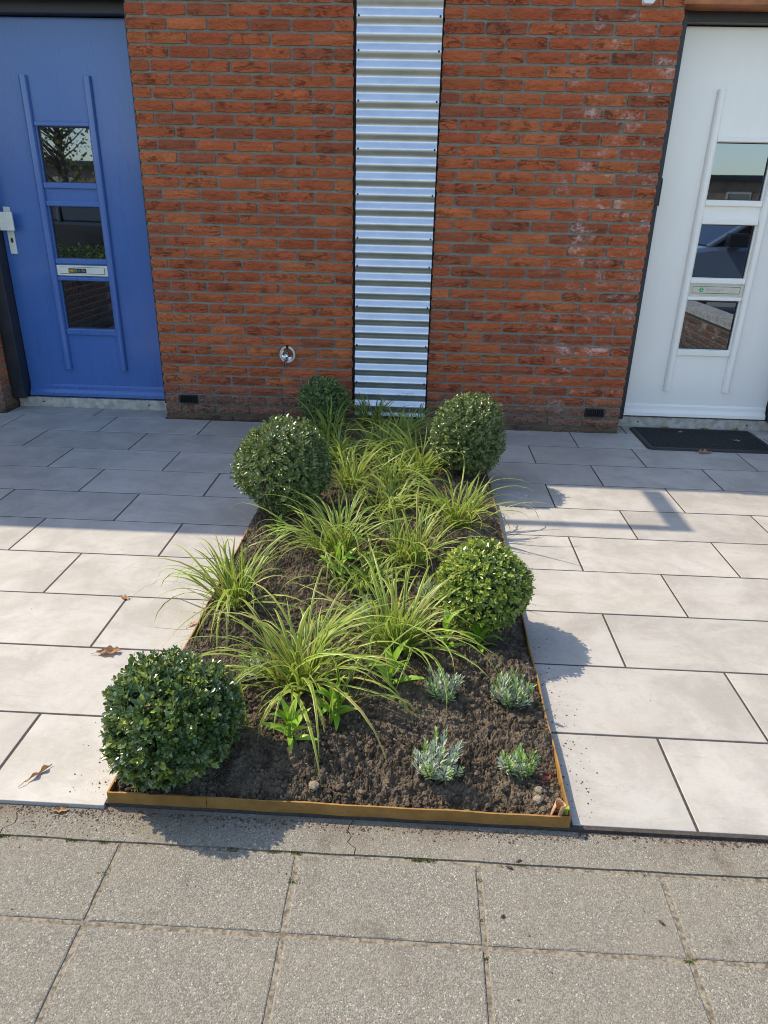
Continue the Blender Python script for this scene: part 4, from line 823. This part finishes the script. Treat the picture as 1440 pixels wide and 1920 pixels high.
# parked cars
def car(x, y, flip, colr, lab):
    """nose towards -x if flip, origin at the middle of the side facing the houses"""
    e = empty('parked_car', (x, y-.9, -.075), lab, 'car'); s_ = -1 if flip else 1; bodym = simple('car_paint_%d' % int(x*10), colr, .22, .3, coat=1)
    prof = [(-2.1, .30), (-2.15, .55), (-2.05, .80), (-1.1, .98), (-.35, 1.42), (.9, 1.46), (1.7, 1.02), (2.05, .95), (2.12, .55), (2.05, .30)]   # nose at -x
    belt = [(-2.1, .30), (-2.15, .55), (-2.05, .80), (-1.1, .97), (1.72, 1.0), (2.05, .95), (2.12, .55), (2.05, .30)]
    def ext(pts, y0, y1, inset=0):
        n = len(pts); q = MB(); sg = 1 if s_ < 0 else -1
        P0 = [(x+px_*sg, y0, pz_-.075) for px_, pz_ in pts]; P1 = [(x+px_*sg, y1, pz_-.075) for px_, pz_ in pts]
        f = [tuple(range(n)), tuple(range(2*n-1, n-1, -1))]+[(i, n+i, n+(i+1) % n, (i+1) % n) for i in range(n)]; q.add(P0+P1, f); return q
    ext(belt, y-1.75, y).build('body', bodym, e, bevel=.05)
    ext([(-1.12, .975), (-.38, 1.40), (.88, 1.44), (1.66, 1.005)], y-1.66, y-.09).build('cabin_glass', M['glass'], e, bevel=.02)
    ext([(-.5, 1.385), (-.3, 1.44), (.9, 1.475), (1.1, 1.40)], y-1.62, y-.12).build('roof', bodym, e, bevel=.03)
    for a, b in (((-1.14, .96), (-.42, 1.42)), ((.25, .98), (.25, 1.43)), ((1.68, .99), (.92, 1.45))):
        sg = 1 if s_ < 0 else -1; q = MB(); q.tube([(x+a[0]*sg, y-.05, a[1]-.075), (x+b[0]*sg, y-.10, b[1]-.075)], .035, 8); q.build('pillar', bodym, e)
    sg = 1 if s_ < 0 else -1
    q = MB(); q.box(x-.85*sg-.12, x-.85*sg+.12, y+.01, y+.17, .90, 1.06); q.build('mirror', M['black'], e, bevel=.03)
    for wx in (-1.35, 1.3):
        q = MB(); q.lathe([(0, .0), (.19, .0), (.20, .015), (.31, .02), (.315, -.2), (0, -.2)], (x+wx*sg, y+.0, .24), 'y', 24); w = q.build('wheel', M['rubber'], e)
        q = MB(); q.lathe([(0, .02), (.18, .012), (.19, .0)], (x+wx*sg, y+.012, .24), 'y', 20); q.build('rim', M['chrome'], w)
car(5.12, -4.75, True, (.20, .27, .38), 'blue grey car mirrored in the middle pane of the white door'); car(-5.4, -7.6, False, (.02, .022, .026), 'black car mirrored in the middle pane of the blue door'); car(-8.9, -11.2, False, (.6, .6, .6), 'white car mirrored far back in the blue door glass')
# hedge, trees
def leaf_cloud(n, cx, cy2, cz, rx, ry, rz, size, cols, box=False):
    if box: p = RNG.uniform(-1, 1, (n, 3))*np.array((rx, ry, rz))+np.array((cx, cy2, cz))
    else:
        d = unit(n); p = d*(RNG.random((n, 1))**.45)*np.array((rx, ry, rz))*(1+.25*np.sin(d[:, :1]*7)+.2*np.sin(d[:, 2:]*9))+np.array((cx, cy2, cz))
    cols = np.array(cols); return leaf_batch(p, unit(n), unit(n), size*RNG.uniform(.6, 1.3, n), size*.35*RNG.uniform(.7, 1.2, n), cols[RNG.integers(len(cols), size=n)]*RNG.uniform(.6, 1.3, (n, 1)))
e = empty('hedge', (-4.2, -5.6, -.07), 'low green hedge mirrored in the middle pane of the blue door', 'hedge'); v, F, C = leaf_cloud(5000, -4.2, -5.6, .32, 1.9, .3, .34, .05, [(.07, .13, .03), (.11, .18, .04)], True); obj('foliage', make_mesh('foliage', v-np.array((-4.2, -5.6, -.07)), F, M['lav'], col=C), e, (-4.2, -5.6, -.07))['kind'] = 'stuff'
q = MB(); [q.tube([(xx, -5.6, -.1), (xx+.05, -5.58, .5)], [.015, .006], 5) for xx in np.arange(-5.9, -2.4, .35)]; q.build('stem', M['bark'], e)['kind'] = 'stuff'
def tree(x, y, h, rx, rz, n, size, cols, lab, bare=False):
    e = empty('tree', (x, y, -.075), lab, 'tree'); q = MB(); q.tube([(x, y, -.1), (x+.05, y, h*.4), (x, y+.05, h*.95)], [.16, .11, .03], 8)
    for i in range(60 if bare else 14):
        a = RNG.uniform(0, 6.28); z = RNG.uniform(h*.25, h*.9); L = rx*RNG.uniform(.5, 1.1)*(1.1-z/h*.5); p1 = (x+math.cos(a)*L*.5, y+math.sin(a)*L*.5, z+L*.35); p2 = (x+math.cos(a)*L, y+math.sin(a)*L, z+L*.8); q.tube([(x, y, z), p1, p2], [.035, .02, .006], 5)
    q.build('trunk', M['bark'], e); v, F, C = leaf_cloud(n, x, y, h-rz*.9, rx, rx, rz, size, cols); obj('crown', make_mesh('crown', v-np.array((x, y, -.075)), F, M['lav'], col=C), e, (x, y, -.075))['kind'] = 'stuff'
tree(16.3, -22.5, 6.2, 1.4, 3.0, 5000, .16, [(.06, .12, .03), (.09, .15, .035)], 'green conifer like tree mirrored in the top pane of the white door'); tree(-10.6, -18.5, 5.0, 1.6, 2.3, 900, .12, [(.20, .22, .06), (.16, .18, .05)], 'tree in thin spring leaf mirrored in the top pane of the blue door', True); tree(-13.6, -20.0, 6.0, 1.5, 2.0, 120, .10, [(.12, .10, .06)], 'bare tree mirrored at the left of the blue door top pane', True)
# row of garages opposite
gr = empty('opposite_building', (0, -31, -.075), 'long flat roofed brown brick building mirrored in the door glass', 'building'); bw = simple('brown_wall', (.20, .15, .11), .9, noise=.3, nscale=2)
q = MB(); q.box(-45, 45, -37, -31, -.1, 2.55); q.build('wall', bw, gr); q = MB(); q.box(-45.2, 45.2, -37.2, -30.8, 2.55, 2.78); q.build('roof', M['frame'], gr)
for i, xx in enumerate(np.arange(-30, 31, 2.6)):
    q = MB(); q.box(xx, xx+1.1, -31.0, -30.96, 1.0, 2.1); w = q.build('window', M['thr'], gr); q = MB(); q.box(xx+.08, xx+1.02, -30.959, -30.94, 1.08, 2.02); q.build('pane', M['glass'], w)
